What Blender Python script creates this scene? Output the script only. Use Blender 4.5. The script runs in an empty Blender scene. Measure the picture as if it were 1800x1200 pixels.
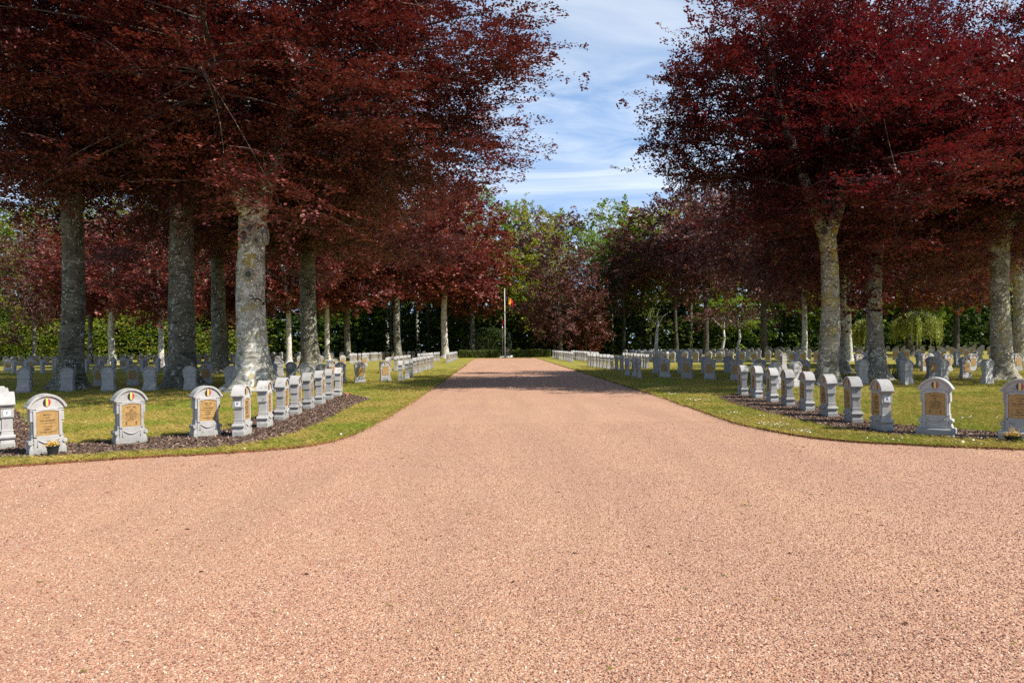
import bpy, bmesh, math, random
import numpy as np
from mathutils import Matrix, Vector, noise as mnoise

random.seed(7)
rng = np.random.default_rng(7)
SC = bpy.context.scene
COL = SC.collection
R = math.radians

# ------------------------------------------------------------------ camera
EYE = 1.65
FPX = 1250.0            # focal length in pixels of the 1800 px wide frame
YAW, PITCH, ROLL = R(-1.42), R(0.275), R(-0.544)
cam_d = bpy.data.cameras.new('camera')
cam = bpy.data.objects.new('camera', cam_d)
COL.objects.link(cam)
cam_d.sensor_width = 36.0
cam_d.lens = 36.0 * FPX / 1800.0
cam_d.clip_start = 0.1
cam_d.clip_end = 3000
CAMROT = Matrix.Rotation(YAW, 4, 'Z') @ Matrix.Rotation(R(90) + PITCH, 4, 'X') @ Matrix.Rotation(ROLL, 4, 'Z')
cam.matrix_world = Matrix.Translation((0, 0, EYE)) @ CAMROT
SC.camera = cam

# ------------------------------------------------------------------ light
SUN_EL = R(45)
SUN_AZ_V = Vector((0.91, -0.40, 0)).normalized()      # horizontal direction towards the sun
SUN_DIR = Vector((SUN_AZ_V.x * math.cos(SUN_EL), SUN_AZ_V.y * math.cos(SUN_EL), math.sin(SUN_EL)))
sun_d = bpy.data.lights.new('sun', 'SUN')
sun_d.energy = 5.0
sun_d.angle = R(0.53)
sun_d.color = (1.0, 0.94, 0.85)
sun = bpy.data.objects.new('sun', sun_d)
COL.objects.link(sun)
sun.rotation_euler = (-SUN_DIR).to_track_quat('-Z', 'Y').to_euler()
sun.location = (20, -10, 30)

world = bpy.data.worlds.new("World")
SC.world = world
world.use_nodes = True
nt = world.node_tree
nt.nodes.clear()
def N(t, typ, **kw):
    n = t.nodes.new(typ)
    for k, v in kw.items():
        if k == 'inp':
            for a, b in v.items():
                n.inputs[a].default_value = b
        else:
            setattr(n, k, v)
    return n
def L(t, a, b): t.links.new(a, b)
sky = N(nt, 'ShaderNodeTexSky', sky_type='NISHITA', sun_disc=False, sun_elevation=SUN_EL,
        sun_rotation=math.atan2(SUN_AZ_V.x, SUN_AZ_V.y), altitude=100, air_density=1.0, dust_density=0.6, ozone_density=1.6)
tc = N(nt, 'ShaderNodeTexCoord')
sep = N(nt, 'ShaderNodeSeparateXYZ'); L(nt, tc.outputs['Generated'], sep.inputs[0])
zz = N(nt, 'ShaderNodeMath', operation='MAXIMUM', inp={1: 0.0}); L(nt, sep.outputs['Z'], zz.inputs[0])
zp = N(nt, 'ShaderNodeMath', operation='ADD', inp={1: 0.12}); L(nt, zz.outputs[0], zp.inputs[0])
dx = N(nt, 'ShaderNodeMath', operation='DIVIDE'); L(nt, sep.outputs['X'], dx.inputs[0]); L(nt, zp.outputs[0], dx.inputs[1])
dy = N(nt, 'ShaderNodeMath', operation='DIVIDE'); L(nt, sep.outputs['Y'], dy.inputs[0]); L(nt, zp.outputs[0], dy.inputs[1])
comb = N(nt, 'ShaderNodeCombineXYZ'); L(nt, dx.outputs[0], comb.inputs[0]); L(nt, dy.outputs[0], comb.inputs[1])
mp = N(nt, 'ShaderNodeMapping'); mp.inputs['Rotation'].default_value = (0, 0, R(38)); mp.inputs['Scale'].default_value = (1.0, 2.3, 1)
mp.inputs['Location'].default_value = (1.3, 0.4, 0)
L(nt, comb.outputs[0], mp.inputs[0])
cn = N(nt, 'ShaderNodeTexNoise', inp={'Scale': 1.1, 'Detail': 10, 'Roughness': 0.6, 'Distortion': 1.2}); L(nt, mp.outputs[0], cn.inputs['Vector'])
cr = N(nt, 'ShaderNodeValToRGB'); cr.color_ramp.elements[0].position = 0.36; cr.color_ramp.elements[1].position = 0.66
cr.color_ramp.elements[0].color = (0.05, 0.05, 0.05, 1); cr.color_ramp.elements[1].color = (0.95, 0.95, 0.95, 1)
L(nt, cn.outputs['Fac'], cr.inputs[0])
skg = N(nt, 'ShaderNodeMix', data_type='RGBA', blend_type='MULTIPLY'); skg.inputs[0].default_value = 1
L(nt, sky.outputs[0], skg.inputs[6]); skg.inputs[7].default_value = (0.06, 0.06, 0.06, 1)
# low air is paler and brighter, the zenith stays deep blue
hz = N(nt, 'ShaderNodeValToRGB'); L(nt, zz.outputs[0], hz.inputs[0])
he = hz.color_ramp.elements; he[0].position = 0.0; he[0].color = (0.92, 0.92, 0.92, 1); he[1].position = 0.85; he[1].color = (0, 0, 0, 1)
e_ = he.new(0.30); e_.color = (0.74, 0.74, 0.74, 1); e_ = he.new(0.46); e_.color = (0.50, 0.50, 0.50, 1); e_ = he.new(0.6); e_.color = (0.14, 0.14, 0.14, 1)
hm = N(nt, 'ShaderNodeMix', data_type='RGBA'); L(nt, hz.outputs[0], hm.inputs[0]); L(nt, skg.outputs[2], hm.inputs[6]); hm.inputs[7].default_value = (0.24, 0.40, 0.69, 1)
cm = N(nt, 'ShaderNodeMix', data_type='RGBA'); L(nt, cr.outputs[0], cm.inputs[0]); L(nt, hm.outputs[2], cm.inputs[6])
cw = N(nt, 'ShaderNodeMix', data_type='RGBA'); L(nt, hz.outputs[0], cw.inputs[0]); cw.inputs[6].default_value = (0.16, 0.22, 0.32, 1); cw.inputs[7].default_value = (0.66, 0.74, 0.86, 1)
L(nt, cw.outputs[2], cm.inputs[7])
bg = N(nt, 'ShaderNodeBackground', inp={'Strength': 1.0}); L(nt, cm.outputs[2], bg.inputs[0])
wo = N(nt, 'ShaderNodeOutputWorld'); L(nt, bg.outputs[0], wo.inputs[0])

SC.view_settings.view_transform = 'Standard'
SC.view_settings.look = 'None'
SC.view_settings.gamma = 1.0
SC.view_settings.use_curve_mapping = False
SC.view_settings.exposure = 0.62
SC.render.engine = 'CYCLES'
SC.cycles.use_denoising = False
SC.cycles.max_bounces = 5
SC.cycles.diffuse_bounces = 1
SC.cycles.glossy_bounces = 2
SC.cycles.transmission_bounces = 3
SC.cycles.caustics_reflective = False
SC.cycles.caustics_refractive = False
SC.cycles.sample_clamp_indirect = 4

# ------------------------------------------------------------------ helpers
def P(px, py, z=0.0):
    """ground point seen at a pixel of the photograph"""
    d = CAMROT.to_3x3() @ Vector(((px - 900) / FPX, (600 - py) / FPX, -1))
    t = (z - EYE) / d.z
    return Vector((d.x * t, d.y * t, z))
def PZ(px, dist):
    """point of the ground at a pixel column and a distance"""
    d = CAMROT.to_3x3() @ Vector(((px - 900) / FPX, 0, -1))
    return Vector((d.x / d.y * dist, dist, 0))

class MB:
    def __init__(s): s.v = []; s.f = []; s.m = []
    def add(s, vs, fs, m=0):
        o = len(s.v); s.v += [tuple(v) for v in vs]
        s.f += [tuple(i + o for i in f) for f in fs]; s.m += [m] * len(fs)
    def box(s, x0, x1, y0, y1, z0, z1, m=0):
        vs = [(x0,y0,z0),(x1,y0,z0),(x1,y1,z0),(x0,y1,z0),(x0,y0,z1),(x1,y0,z1),(x1,y1,z1),(x0,y1,z1)]
        s.add(vs, [(3,2,1,0),(4,5,6,7),(0,1,5,4),(1,2,6,5),(2,3,7,6),(3,0,4,7)], m)
    def loft(s, lv, m=0):
        n = len(lv); vs = []
        for z, hw, hd in lv: vs += [(-hw,-hd,z),(hw,-hd,z),(hw,hd,z),(-hw,hd,z)]
        fs = [(3,2,1,0), tuple((n-1)*4 + k for k in range(4))]
        for i in range(n-1):
            for k in range(4):
                a = i*4 + k; b = i*4 + (k+1) % 4
                fs.append((a, b, b+4, a+4))
        s.add(vs, fs, m)
    def prism(s, pts, y0, y1, m=0):
        """outline in x,z (counter clockwise seen from -y) given thickness in y"""
        n = len(pts)
        vs = [(p[0], y0, p[1]) for p in pts] + [(p[0], y1, p[1]) for p in pts]
        fs = [tuple(range(n)), tuple(range(2*n-1, n-1, -1))]
        for i in range(n):
            j = (i+1) % n; fs.append((j, i, i+n, j+n))
        s.add(vs, fs, m)
    def strip(s, outer, inner, y0, y1, m=0):
        """band between two equally long open outlines"""
        n = len(outer)
        for i in range(n-1):
            q = [outer[i], outer[i+1], inner[i+1], inner[i]]
            vs = [(p[0], y0, p[1]) for p in q] + [(p[0], y1, p[1]) for p in q]
            fs = [(3,2,1,0),(4,5,6,7),(0,1,5,4),(2,3,7,6)]
            if i == 0: fs.append((3,0,4,7))
            if i == n-2: fs.append((1,2,6,5))
            s.add(vs, fs, m)
    def ycyl(s, x, z, r, y0, y1, n=10, m=0):
        s.prism([(x + r*math.cos(2*math.pi*k/n), z + r*math.sin(2*math.pi*k/n)) for k in range(n)], y0, y1, m)
    def tube(s, pts, rad, n=8, m=0, cap=True, wob=0.0, seed=0):
        pts = [Vector(p) for p in pts]
        ref = Vector((0.3, 1, 0.1)).normalized()
        rings = []
        for i, p in enumerate(pts):
            t = (pts[min(i+1, len(pts)-1)] - pts[max(i-1, 0)]).normalized()
            u = t.cross(ref)
            if u.length < 0.05: u = t.cross(Vector((1, 0, 0)))
            u.normalize(); w = t.cross(u).normalized()
            r = rad[i] if hasattr(rad, '__len__') else rad
            ring = []
            for k in range(n):
                a = 2*math.pi*k/n
                q = r
                if wob: q *= 1 + wob * mnoise.noise(Vector((math.cos(a)*1.3 + seed, math.sin(a)*1.3, p.z*1.1)))
                ring.append(p + (u*math.cos(a) + w*math.sin(a))*q)
            rings.append(ring)
        vs = [v for rg in rings for v in rg]; fs = []
        for i in range(len(rings)-1):
            for k in range(n):
                a = i*n + k; b = i*n + (k+1) % n
                fs.append((a, b, b+n, a+n))
        if cap:
            fs.append(tuple(range((len(rings)-1)*n, len(rings)*n)))
            fs.append(tuple(range(n-1, -1, -1)))
        s.add(vs, fs, m)
    def mesh(s, name, mats, smooth=False, bevel=0.0):
        me = bpy.data.meshes.new(name)
        me.from_pydata(s.v, [], s.f)
        for m in mats: me.materials.append(m)
        me.polygons.foreach_set('material_index', s.m)
        if smooth: me.polygons.foreach_set('use_smooth', [True]*len(s.f))
        if bevel:
            bm = bmesh.new(); bm.from_mesh(me)
            bmesh.ops.remove_doubles(bm, verts=bm.verts, dist=1e-6)
            eds = [e for e in bm.edges if len(e.link_faces) == 2 and e.calc_face_angle(0) > R(35) and e.calc_length() > bevel*2.5]
            bmesh.ops.bevel(bm, geom=eds, offset=bevel, segments=1, affect='EDGES', clamp_overlap=True)
            bm.to_mesh(me); bm.free()
        me.update()
        return me

def obj(name, me, parent=None, loc=None, rz=0):
    o = bpy.data.objects.new(name, me); COL.objects.link(o)
    if parent is not None: o.parent = parent
    if loc is not None: o.location = loc
    if rz: o.rotation_euler = (0, 0, rz)
    return o
def tag(o, label=None, cat=None, group=None, kind=None):
    if label: o['label'] = label
    if cat: o['category'] = cat
    if group: o['group'] = group
    if kind: o['kind'] = kind
    return o
ORD = ['first','second','third','fourth','fifth','sixth','seventh','eighth','ninth','tenth','eleventh','twelfth','thirteenth',
       'fourteenth','fifteenth','sixteenth','seventeenth','eighteenth','nineteenth','twentieth']
TENS = {2:'twenty',3:'thirty',4:'forty',5:'fifty',6:'sixty',7:'seventy'}
def ordn(i):
    i += 1
    if i <= 20: return ORD[i-1]
    t, u = divmod(i, 10)
    return TENS[t][:-1] + 'ieth' if u == 0 else TENS[t] + '-' + ORD[u-1]

# ------------------------------------------------------------------ materials
def new_mat(name):
    m = bpy.data.materials.new(name); m.use_nodes = True
    t = m.node_tree; t.nodes.clear()
    out = N(t, 'ShaderNodeOutputMaterial'); b = N(t, 'ShaderNodeBsdfPrincipled')
    L(t, b.outputs[0], out.inputs[0])
    return m, t, b, out
def ramp(t, fac, stops, interp='LINEAR'):
    r = N(t, 'ShaderNodeValToRGB'); r.color_ramp.interpolation = interp
    e = r.color_ramp.elements
    while len(e) < len(stops): e.new(0.5)
    for i, (p, c) in enumerate(stops): e[i].position = p; e[i].color = (*c, 1) if len(c) == 3 else c
    L(t, fac, r.inputs[0]); return r.outputs[0]
def nz(t, vec, scale, detail=4, rough=0.55, dist=0.0):
    n = N(t, 'ShaderNodeTexNoise', inp={'Scale': scale, 'Detail': detail, 'Roughness': rough, 'Distortion': dist})
    L(t, vec, n.inputs['Vector']); return n.outputs['Fac']
def mixc(t, fac, a, b, mode='MIX'):
    m = N(t, 'ShaderNodeMix', data_type='RGBA', blend_type=mode)
    if isinstance(fac, (int, float)): m.inputs[0].default_value = fac
    else: L(t, fac, m.inputs[0])
    for i, c in ((6, a), (7, b)):
        if isinstance(c, tuple): m.inputs[i].default_value = (*c, 1)
        else: L(t, c, m.inputs[i])
    return m.outputs[2]
def bump(t, h, strength, dist, b, prev=None):
    n = N(t, 'ShaderNodeBump', inp={'Strength': strength, 'Distance': dist}); L(t, h, n.inputs['Height'])
    if prev is not None: L(t, prev, n.inputs['Normal'])
    if b is not None: L(t, n.outputs[0], b.inputs['Normal'])
    return n.outputs[0]
def wpos(t): return N(t, 'ShaderNodeNewGeometry').outputs['Position']
def opos(t): return N(t, 'ShaderNodeTexCoord').outputs['Object']

def plain(name, c, rough=0.7, metal=0.0, vary=0.25, scale=8, bmp=0.0):
    m, t, b, o = new_mat(name)
    f = nz(t, opos(t), scale, 5)
    L(t, ramp(t, f, [(0.3, tuple(x*(1-vary) for x in c)), (0.7, tuple(min(1, x*(1+vary)) for x in c))]), b.inputs['Base Color'])
    b.inputs['Roughness'].default_value = rough; b.inputs['Metallic'].default_value = metal
    if bmp: bump(t, f, bmp, 0.01, b)
    return m

# gravel: crushed pink stone
def gravel_mat():
    m, t, b, o = new_mat('pink_gravel')
    p = wpos(t)
    v1 = N(t, 'ShaderNodeTexVoronoi', inp={'Scale': 85}); L(t, p, v1.inputs['Vector'])
    v2 = N(t, 'ShaderNodeTexVoronoi', inp={'Scale': 48}); L(t, p, v2.inputs['Vector'])
    s1 = N(t, 'ShaderNodeSeparateColor'); L(t, v1.outputs['Color'], s1.inputs[0])
    col = ramp(t, s1.outputs[0], [(0.0, (0.12, 0.055, 0.04)), (0.22, (0.33, 0.15, 0.105)), (0.6, (0.45, 0.225, 0.150)), (0.86, (0.54, 0.315, 0.215)), (1.0, (0.70, 0.56, 0.47))])  # darkest cells: dark grit, and shade between the stones put into the colour
    s2 = N(t, 'ShaderNodeSeparateColor'); L(t, v2.outputs['Color'], s2.inputs[0])
    col = mixc(t, 0.32, col, ramp(t, s2.outputs[1], [(0.0, (0.26, 0.11, 0.08)), (0.5, (0.43, 0.21, 0.14)), (1.0, (0.58, 0.38, 0.27))]))
    big = nz(t, p, 0.45, 6, 0.6)
    col = mixc(t, ramp(t, big, [(0.35, (0, 0, 0)), (0.7, (0.45, 0.45, 0.45))]), col, (0.50, 0.30, 0.185))
    mid = nz(t, p, 3.2, 5, 0.65)
    col = mixc(t, ramp(t, mid, [(0.56, (0, 0, 0)), (0.74, (0.4, 0.4, 0.4))]), col, (0.25, 0.13, 0.09))
    ml = N(t, 'ShaderNodeMapping'); ml.inputs['Scale'].default_value = (1.0, 0.13, 1); L(t, p, ml.inputs[0])
    ln_ = nz(t, ml.outputs[0], 1.1, 5, 0.6, 0.5)      # faint lanes worn by walking and raking
    col = mixc(t, ramp(t, ln_, [(0.40, (0.42, 0.42, 0.42)), (0.56, (0, 0, 0))]), col, (0.33, 0.185, 0.125))
    col = mixc(t, 1.0, col, (1.06, 1.10, 1.04), 'MULTIPLY')
    L(t, col, b.inputs['Base Color'])
    b.inputs['Roughness'].default_value = 0.9
    inv = N(t, 'ShaderNodeMath', operation='SUBTRACT', inp={0: 1.0}); L(t, v1.outputs['Distance'], inv.inputs[1])
    inv2 = N(t, 'ShaderNodeMath', operation='SUBTRACT', inp={0: 1.0}); L(t, v2.outputs['Distance'], inv2.inputs[1])
    n1 = bump(t, inv2.outputs[0], 0.6, 0.012, None)
    bump(t, inv.outputs[0], 0.8, 0.008, b, n1)
    return m
def pebble_mat():
    m, t, b, o = new_mat('gravel_stone')
    r = N(t, 'ShaderNodeObjectInfo').outputs['Random']
    L(t, ramp(t, r, [(0.0, (0.13, 0.06, 0.05)), (0.16, (0.28, 0.125, 0.085)), (0.5, (0.41, 0.205, 0.135)), (0.85, (0.50, 0.31, 0.20)), (1.0, (0.66, 0.53, 0.43))]), b.inputs['Base Color'])
    b.inputs['Roughness'].default_value = 0.85
    return m
def grass_mat():
    m, t, b, o = new_mat('mown_grass')
    p = wpos(t)
    a = nz(t, p, 0.55, 6, 0.6); c = nz(t, p, 9, 5, 0.7); f = nz(t, p, 90, 3, 0.7)
    col = ramp(t, a, [(0.3, (0.15, 0.19, 0.030)), (0.45, (0.31, 0.27, 0.048)), (0.6, (0.41, 0.31, 0.07)), (0.76, (0.48, 0.34, 0.11))])
    col = mixc(t, ramp(t, c, [(0.42, (0, 0, 0)), (0.66, (0.7, 0.7, 0.7))]), col, (0.16, 0.19, 0.035))
    col = mixc(t, ramp(t, f, [(0.45, (0, 0, 0)), (0.65, (0.6, 0.6, 0.6))]), col, (0.13, 0.12, 0.03))
    L(t, col, b.inputs['Base Color'])
    b.inputs['Roughness'].default_value = 0.95; b.inputs['Specular IOR Level'].default_value = 0.15
    n1 = bump(t, c, 0.6, 0.03, None); bump(t, f, 0.9, 0.02, b, n1)
    return m
def leafy(name, stops, trans=(0.3, 0.1, 0.05), tfac=0.3, rough=0.45, spec=0.28):
    """leaf material: colour differs leaf by leaf, light shines through"""
    m, t, b, o = new_mat(name)
    g = N(t, 'ShaderNodeNewGeometry')
    oi = N(t, 'ShaderNodeObjectInfo')
    col = ramp(t, g.outputs['Random Per Island'], stops)
    hsv = N(t, 'ShaderNodeHueSaturation')
    mr = N(t, 'ShaderNodeMapRange', inp={1: 0, 2: 1, 3: 0.8, 4: 1.22}); L(t, oi.outputs['Random'], mr.inputs[0])
    L(t, mr.outputs[0], hsv.inputs['Value']); L(t, col, hsv.inputs['Color'])
    L(t, hsv.outputs[0], b.inputs['Base Color'])
    b.inputs['Roughness'].default_value = rough; b.inputs['Specular IOR Level'].default_value = spec
    tr = N(t, 'ShaderNodeBsdfTranslucent'); tr.inputs[0].default_value = (*trans, 1)
    ms = N(t, 'ShaderNodeMixShader', inp={0: tfac}); L(t, b.outputs[0], ms.inputs[1]); L(t, tr.outputs[0], ms.inputs[2])
    L(t, ms.outputs[0], o.inputs[0])
    return m
def bark_mat(name, dark, light, speck, lichen=0.35, yellow=0.0, ring=1.0):
    m, t, b, o = new_mat(name)
    p = opos(t)
    mpn = N(t, 'ShaderNodeMapping'); mpn.inputs['Scale'].default_value = (1, 1, 3.6); L(t, p, mpn.inputs[0])
    a = nz(t, p, 1.3, 6, 0.65, 0.8); h = nz(t, mpn.outputs[0], 2.4*ring, 5, 0.6, 0.9)
    s = nz(t, p, 4.2, 4, 0.62, 0.8); pt = nz(t, p, 0.9, 3, 0.5)
    vo = N(t, 'ShaderNodeTexVoronoi', inp={'Scale': 9.0, 'Randomness': 1.0}); L(t, p, vo.inputs['Vector'])
    col = ramp(t, a, [(0.34, dark), (0.62, light)])
    col = mixc(t, ramp(t, h, [(0.34, (0.9, 0.9, 0.9)), (0.47, (0, 0, 0))]), col, tuple(x*0.38 for x in dark))
    col = mixc(t, ramp(t, h, [(0.55, (0, 0, 0)), (0.68, (0.6, 0.6, 0.6))]), col, tuple(min(1, x*1.25) for x in light))
    if yellow:
        yy = nz(t, p, 1.1, 5, 0.6, 0.3)
        col = mixc(t, ramp(t, yy, [(0.56 - 0.06*yellow, (0, 0, 0)), (0.63, (0.85, 0.85, 0.85))]), col, (0.42, 0.31, 0.05))
    sp = ramp(t, s, [(0.62 - 0.12*lichen, (0, 0, 0)), (0.66 - 0.12*lichen, (1, 1, 1))])
    col = mixc(t, sp, col, speck)
    # round lichen spots, gathered in patches
    sp1 = ramp(t, vo.outputs['Distance'], [(0.20 + 0.1*lichen, (1, 1, 1)), (0.26 + 0.1*lichen, (0, 0, 0))])
    sp2 = ramp(t, pt, [(0.42, (0, 0, 0)), (0.55, (1, 1, 1))])
    mm = N(t, 'ShaderNodeMix', data_type='RGBA', blend_type='MULTIPLY'); mm.inputs[0].default_value = 1; L(t, sp1, mm.inputs[6]); L(t, sp2, mm.inputs[7])
    col = mixc(t, mm.outputs[2], col, tuple(min(1, x*1.3) for x in speck))
    L(t, col, b.inputs['Base Color']); b.inputs['Roughness'].default_value = 0.9
    b.inputs['Specular IOR Level'].default_value = 0.2
    n1 = bump(t, h, 0.9, 0.06, None); bump(t, s, 0.5, 0.02, b, n1)
    return m
def stone_mat(name, c0, c1):
    m, t, b, o = new_mat(name)
    p = opos(t); w = wpos(t)
    oi = N(t, 'ShaderNodeObjectInfo')
    f = nz(t, p, 150, 3, 0.7); g = nz(t, w, 5, 6, 0.65)
    col = ramp(t, g, [(0.3, c0), (0.7, c1)])
    col = mixc(t, ramp(t, f, [(0.4, (0.45, 0.45, 0.45)), (0.6, (0, 0, 0))]), col, tuple(x*0.55 for x in c0))
    li = nz(t, w, 11, 6, 0.7, 0.4)
    col = mixc(t, ramp(t, li, [(0.58, (0, 0, 0)), (0.66, (0.7, 0.7, 0.7))]), col, (0.15, 0.15, 0.13))
    l2 = nz(t, w, 3.1, 5, 0.7, 0.8)
    col = mixc(t, ramp(t, l2, [(0.56, (0, 0, 0)), (0.70, (0.5, 0.5, 0.5))]), col, (0.24, 0.235, 0.20))
    sz = N(t, 'ShaderNodeSeparateXYZ'); L(t, p, sz.inputs[0])
    st = nz(t, w, 14, 5, 0.7)
    foot = N(t, 'ShaderNodeMapRange', inp={1: 0.0, 2: 0.16, 3: 0.75, 4: 0.0}); L(t, sz.outputs['Z'], foot.inputs[0])
    fm = N(t, 'ShaderNodeMath', operation='MULTIPLY'); L(t, foot.outputs[0], fm.inputs[0]); L(t, st, fm.inputs[1])
    col = mixc(t, fm.outputs[0], col, (0.16, 0.17, 0.12))
    hsv = N(t, 'ShaderNodeHueSaturation')
    mr = N(t, 'ShaderNodeMapRange', inp={1: 0, 2: 1, 3: 0.78, 4: 1.12}); L(t, oi.outputs['Random'], mr.inputs[0])
    L(t, mr.outputs[0], hsv.inputs['Value']); L(t, col, hsv.inputs['Color']); L(t, hsv.outputs[0], b.inputs['Base Color'])
    b.inputs['Roughness'].default_value = 0.85
    bump(t, f, 0.25, 0.004, b)
    return m
def bronze_mat():
    m, t, b, o = new_mat('bronze_plaque')
    f = nz(t, wpos(t), 22, 5, 0.65)
    L(t, ramp(t, f, [(0.3, (0.27, 0.155, 0.05)), (0.7, (0.46, 0.28, 0.095))]), b.inputs['Base Color'])
    b.inputs['Metallic'].default_value = 0.1; b.inputs['Roughness'].default_value = 0.6
    return m
def mulch_mat():
    m, t, b, o = new_mat('bark_mulch')
    p = wpos(t); v = N(t, 'ShaderNodeTexVoronoi', inp={'Scale': 30}); L(t, p, v.inputs['Vector'])
    s = N(t, 'ShaderNodeSeparateColor'); L(t, v.outputs['Color'], s.inputs[0])
    L(t, ramp(t, s.outputs[0], [(0, (0.03, 0.018, 0.012)), (0.6, (0.11, 0.065, 0.045)), (1, (0.24, 0.16, 0.12))]), b.inputs['Base Color'])
    b.inputs['Roughness'].default_value = 0.95; bump(t, v.outputs['Distance'], 1, 0.03, b)
    return m
def inst_mat(name, stops, trans=None, tf=0.25, rough=0.9, place=None):
    m, t, b, o = new_mat(name)
    r = N(t, 'ShaderNodeObjectInfo').outputs['Random']
    cc_ = ramp(t, r, stops)
    if place:
        pn = nz(t, wpos(t), 0.5, 5, 0.6)
        cc_ = mixc(t, ramp(t, pn, [(0.46, (0, 0, 0)), (0.66, (0.8, 0.8, 0.8))]), cc_, place[0]); cc_ = mixc(t, ramp(t, pn, [(0.36, (0.8, 0.8, 0.8)), (0.52, (0, 0, 0))]), cc_, place[1])
    L(t, cc_, b.inputs['Base Color']); b.inputs['Roughness'].default_value = rough
    b.inputs['Specular IOR Level'].default_value = 0.25
    if trans:
        tr = N(t, 'ShaderNodeBsdfTranslucent'); tr.inputs[0].default_value = (*trans, 1)
        ms = N(t, 'ShaderNodeMixShader', inp={0: tf}); L(t, b.outputs[0], ms.inputs[1]); L(t, tr.outputs[0], ms.inputs[2])
        L(t, ms.outputs[0], o.inputs[0])
    return m

M = {}
M['gravel'] = gravel_mat(); M['pebble'] = pebble_mat(); M['grass'] = grass_mat(); M['mulch'] = mulch_mat()
M['soil'] = plain('edge_soil', (0.20, 0.075, 0.035), 0.95, vary=0.5, scale=30, bmp=0.6)
M['floor'] = plain('leaf_litter', (0.05, 0.04, 0.02), 0.95, vary=0.5, scale=1.5)
M['stone'] = stone_mat('blue_limestone', (0.37, 0.362, 0.35), (0.52, 0.505, 0.485))
M['bronze'] = bronze_mat()
M['letter'] = plain('engraved_letter', (0.07, 0.045, 0.02), 0.7)
M['black'] = plain('enamel_black', (0.02, 0.02, 0.02), 0.25)
M['yellow'] = plain('enamel_yellow', (0.62, 0.47, 0.12), 0.3, vary=0.12)
M['red'] = plain('enamel_red', (0.40, 0.04, 0.05), 0.3, vary=0.12)
M['whiteplate'] = plain('white_plate', (0.78, 0.80, 0.82), 0.4, vary=0.03)
M['blueletter'] = plain('blue_letter', (0.03, 0.07, 0.16), 0.5)
M['blade'] = inst_mat('grass_blade', [(0, (0.15, 0.18, 0.025)), (0.4, (0.32, 0.28, 0.045)), (0.75, (0.47, 0.35, 0.08)), (1, (0.50, 0.36, 0.15))], (0.34, 0.34, 0.06), place=((0.56, 0.40, 0.12), (0.19, 0.28, 0.03)))
M['chip'] = inst_mat('bark_chip', [(0, (0.03, 0.017, 0.012)), (0.5, (0.12, 0.07, 0.05)), (0.85, (0.23, 0.15, 0.11)), (1, (0.42, 0.32, 0.26))])
M['daisy'] = inst_mat('daisy_petal', [(0, (0.75, 0.74, 0.68)), (1, (0.85, 0.85, 0.82))])
M['copper'] = leafy('copper_beech_leaf', [(0, (0.020, 0.006, 0.009)), (0.4, (0.060, 0.015, 0.017)), (0.75, (0.13, 0.034, 0.033)), (1, (0.26, 0.095, 0.08))], (0.26, 0.03, 0.02), 0.15)
M['crimson'] = leafy('crimson_beech_leaf', [(0, (0.014, 0.004, 0.006)), (0.4, (0.046, 0.009, 0.012)), (0.75, (0.11, 0.021, 0.025)), (1, (0.23, 0.07, 0.07))], (0.34, 0.02, 0.025), 0.17)
M['purple'] = leafy('purple_beech_leaf', [(0, (0.05, 0.021, 0.020)), (0.5, (0.17, 0.070, 0.060)), (1, (0.27, 0.13, 0.11))], (0.16, 0.04, 0.03), 0.18)
M['copper_far'] = leafy('sunlit_copper_leaf', [(0, (0.035, 0.009, 0.010)), (0.4, (0.10, 0.022, 0.020)), (0.75, (0.19, 0.050, 0.042)), (1, (0.32, 0.12, 0.09))], (0.34, 0.05, 0.03), 0.2)  # brighter copy of the copper leaf, sunlit highlights put into its colours
M['rust'] = leafy('rust_beech_leaf', [(0, (0.05, 0.014, 0.009)), (0.5, (0.15, 0.040, 0.022)), (1, (0.28, 0.105, 0.04))], (0.30, 0.06, 0.02), 0.2)
M['green'] = leafy('bright_green_leaf', [(0, (0.04, 0.08, 0.008)), (0.5, (0.095, 0.16, 0.015)), (1, (0.18, 0.24, 0.03))], (0.34, 0.46, 0.03), 0.38)
M['lime'] = leafy('yellow_green_leaf', [(0, (0.09, 0.11, 0.012)), (0.5, (0.19, 0.20, 0.025)), (1, (0.30, 0.28, 0.05))], (0.50, 0.50, 0.05), 0.38)
M['dull'] = leafy('dull_green_leaf', [(0, (0.018, 0.034, 0.010)), (0.5, (0.045, 0.075, 0.018)), (1, (0.09, 0.11, 0.035))], (0.10, 0.16, 0.03), 0.25)
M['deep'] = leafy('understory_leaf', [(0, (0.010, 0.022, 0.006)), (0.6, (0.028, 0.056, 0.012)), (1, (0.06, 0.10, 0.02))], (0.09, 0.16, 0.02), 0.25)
M['conifer'] = leafy('conifer_needle', [(0, (0.020, 0.036, 0.022)), (1, (0.055, 0.085, 0.05))], (0.04, 0.07, 0.03), 0.12)
M['willow'] = leafy('weeping_leaf', [(0, (0.12, 0.15, 0.02)), (0.5, (0.22, 0.25, 0.04)), (1, (0.34, 0.36, 0.08))], (0.28, 0.32, 0.05), 0.3)
M['hedge'] = leafy('hedge_leaf', [(0, (0.05, 0.08, 0.014)), (0.6, (0.12, 0.16, 0.03)), (1, (0.22, 0.24, 0.06))], (0.15, 0.22, 0.03), 0.25)
M['bark_grey'] = bark_mat('beech_bark', (0.075, 0.072, 0.050), (0.20, 0.19, 0.145), (0.46, 0.46, 0.42), 0.1)
M['bark_pale'] = bark_mat('pale_beech_bark', (0.28, 0.27, 0.22), (0.54, 0.525, 0.46), (0.72, 0.71, 0.66), 0.5, yellow=0.4)
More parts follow.
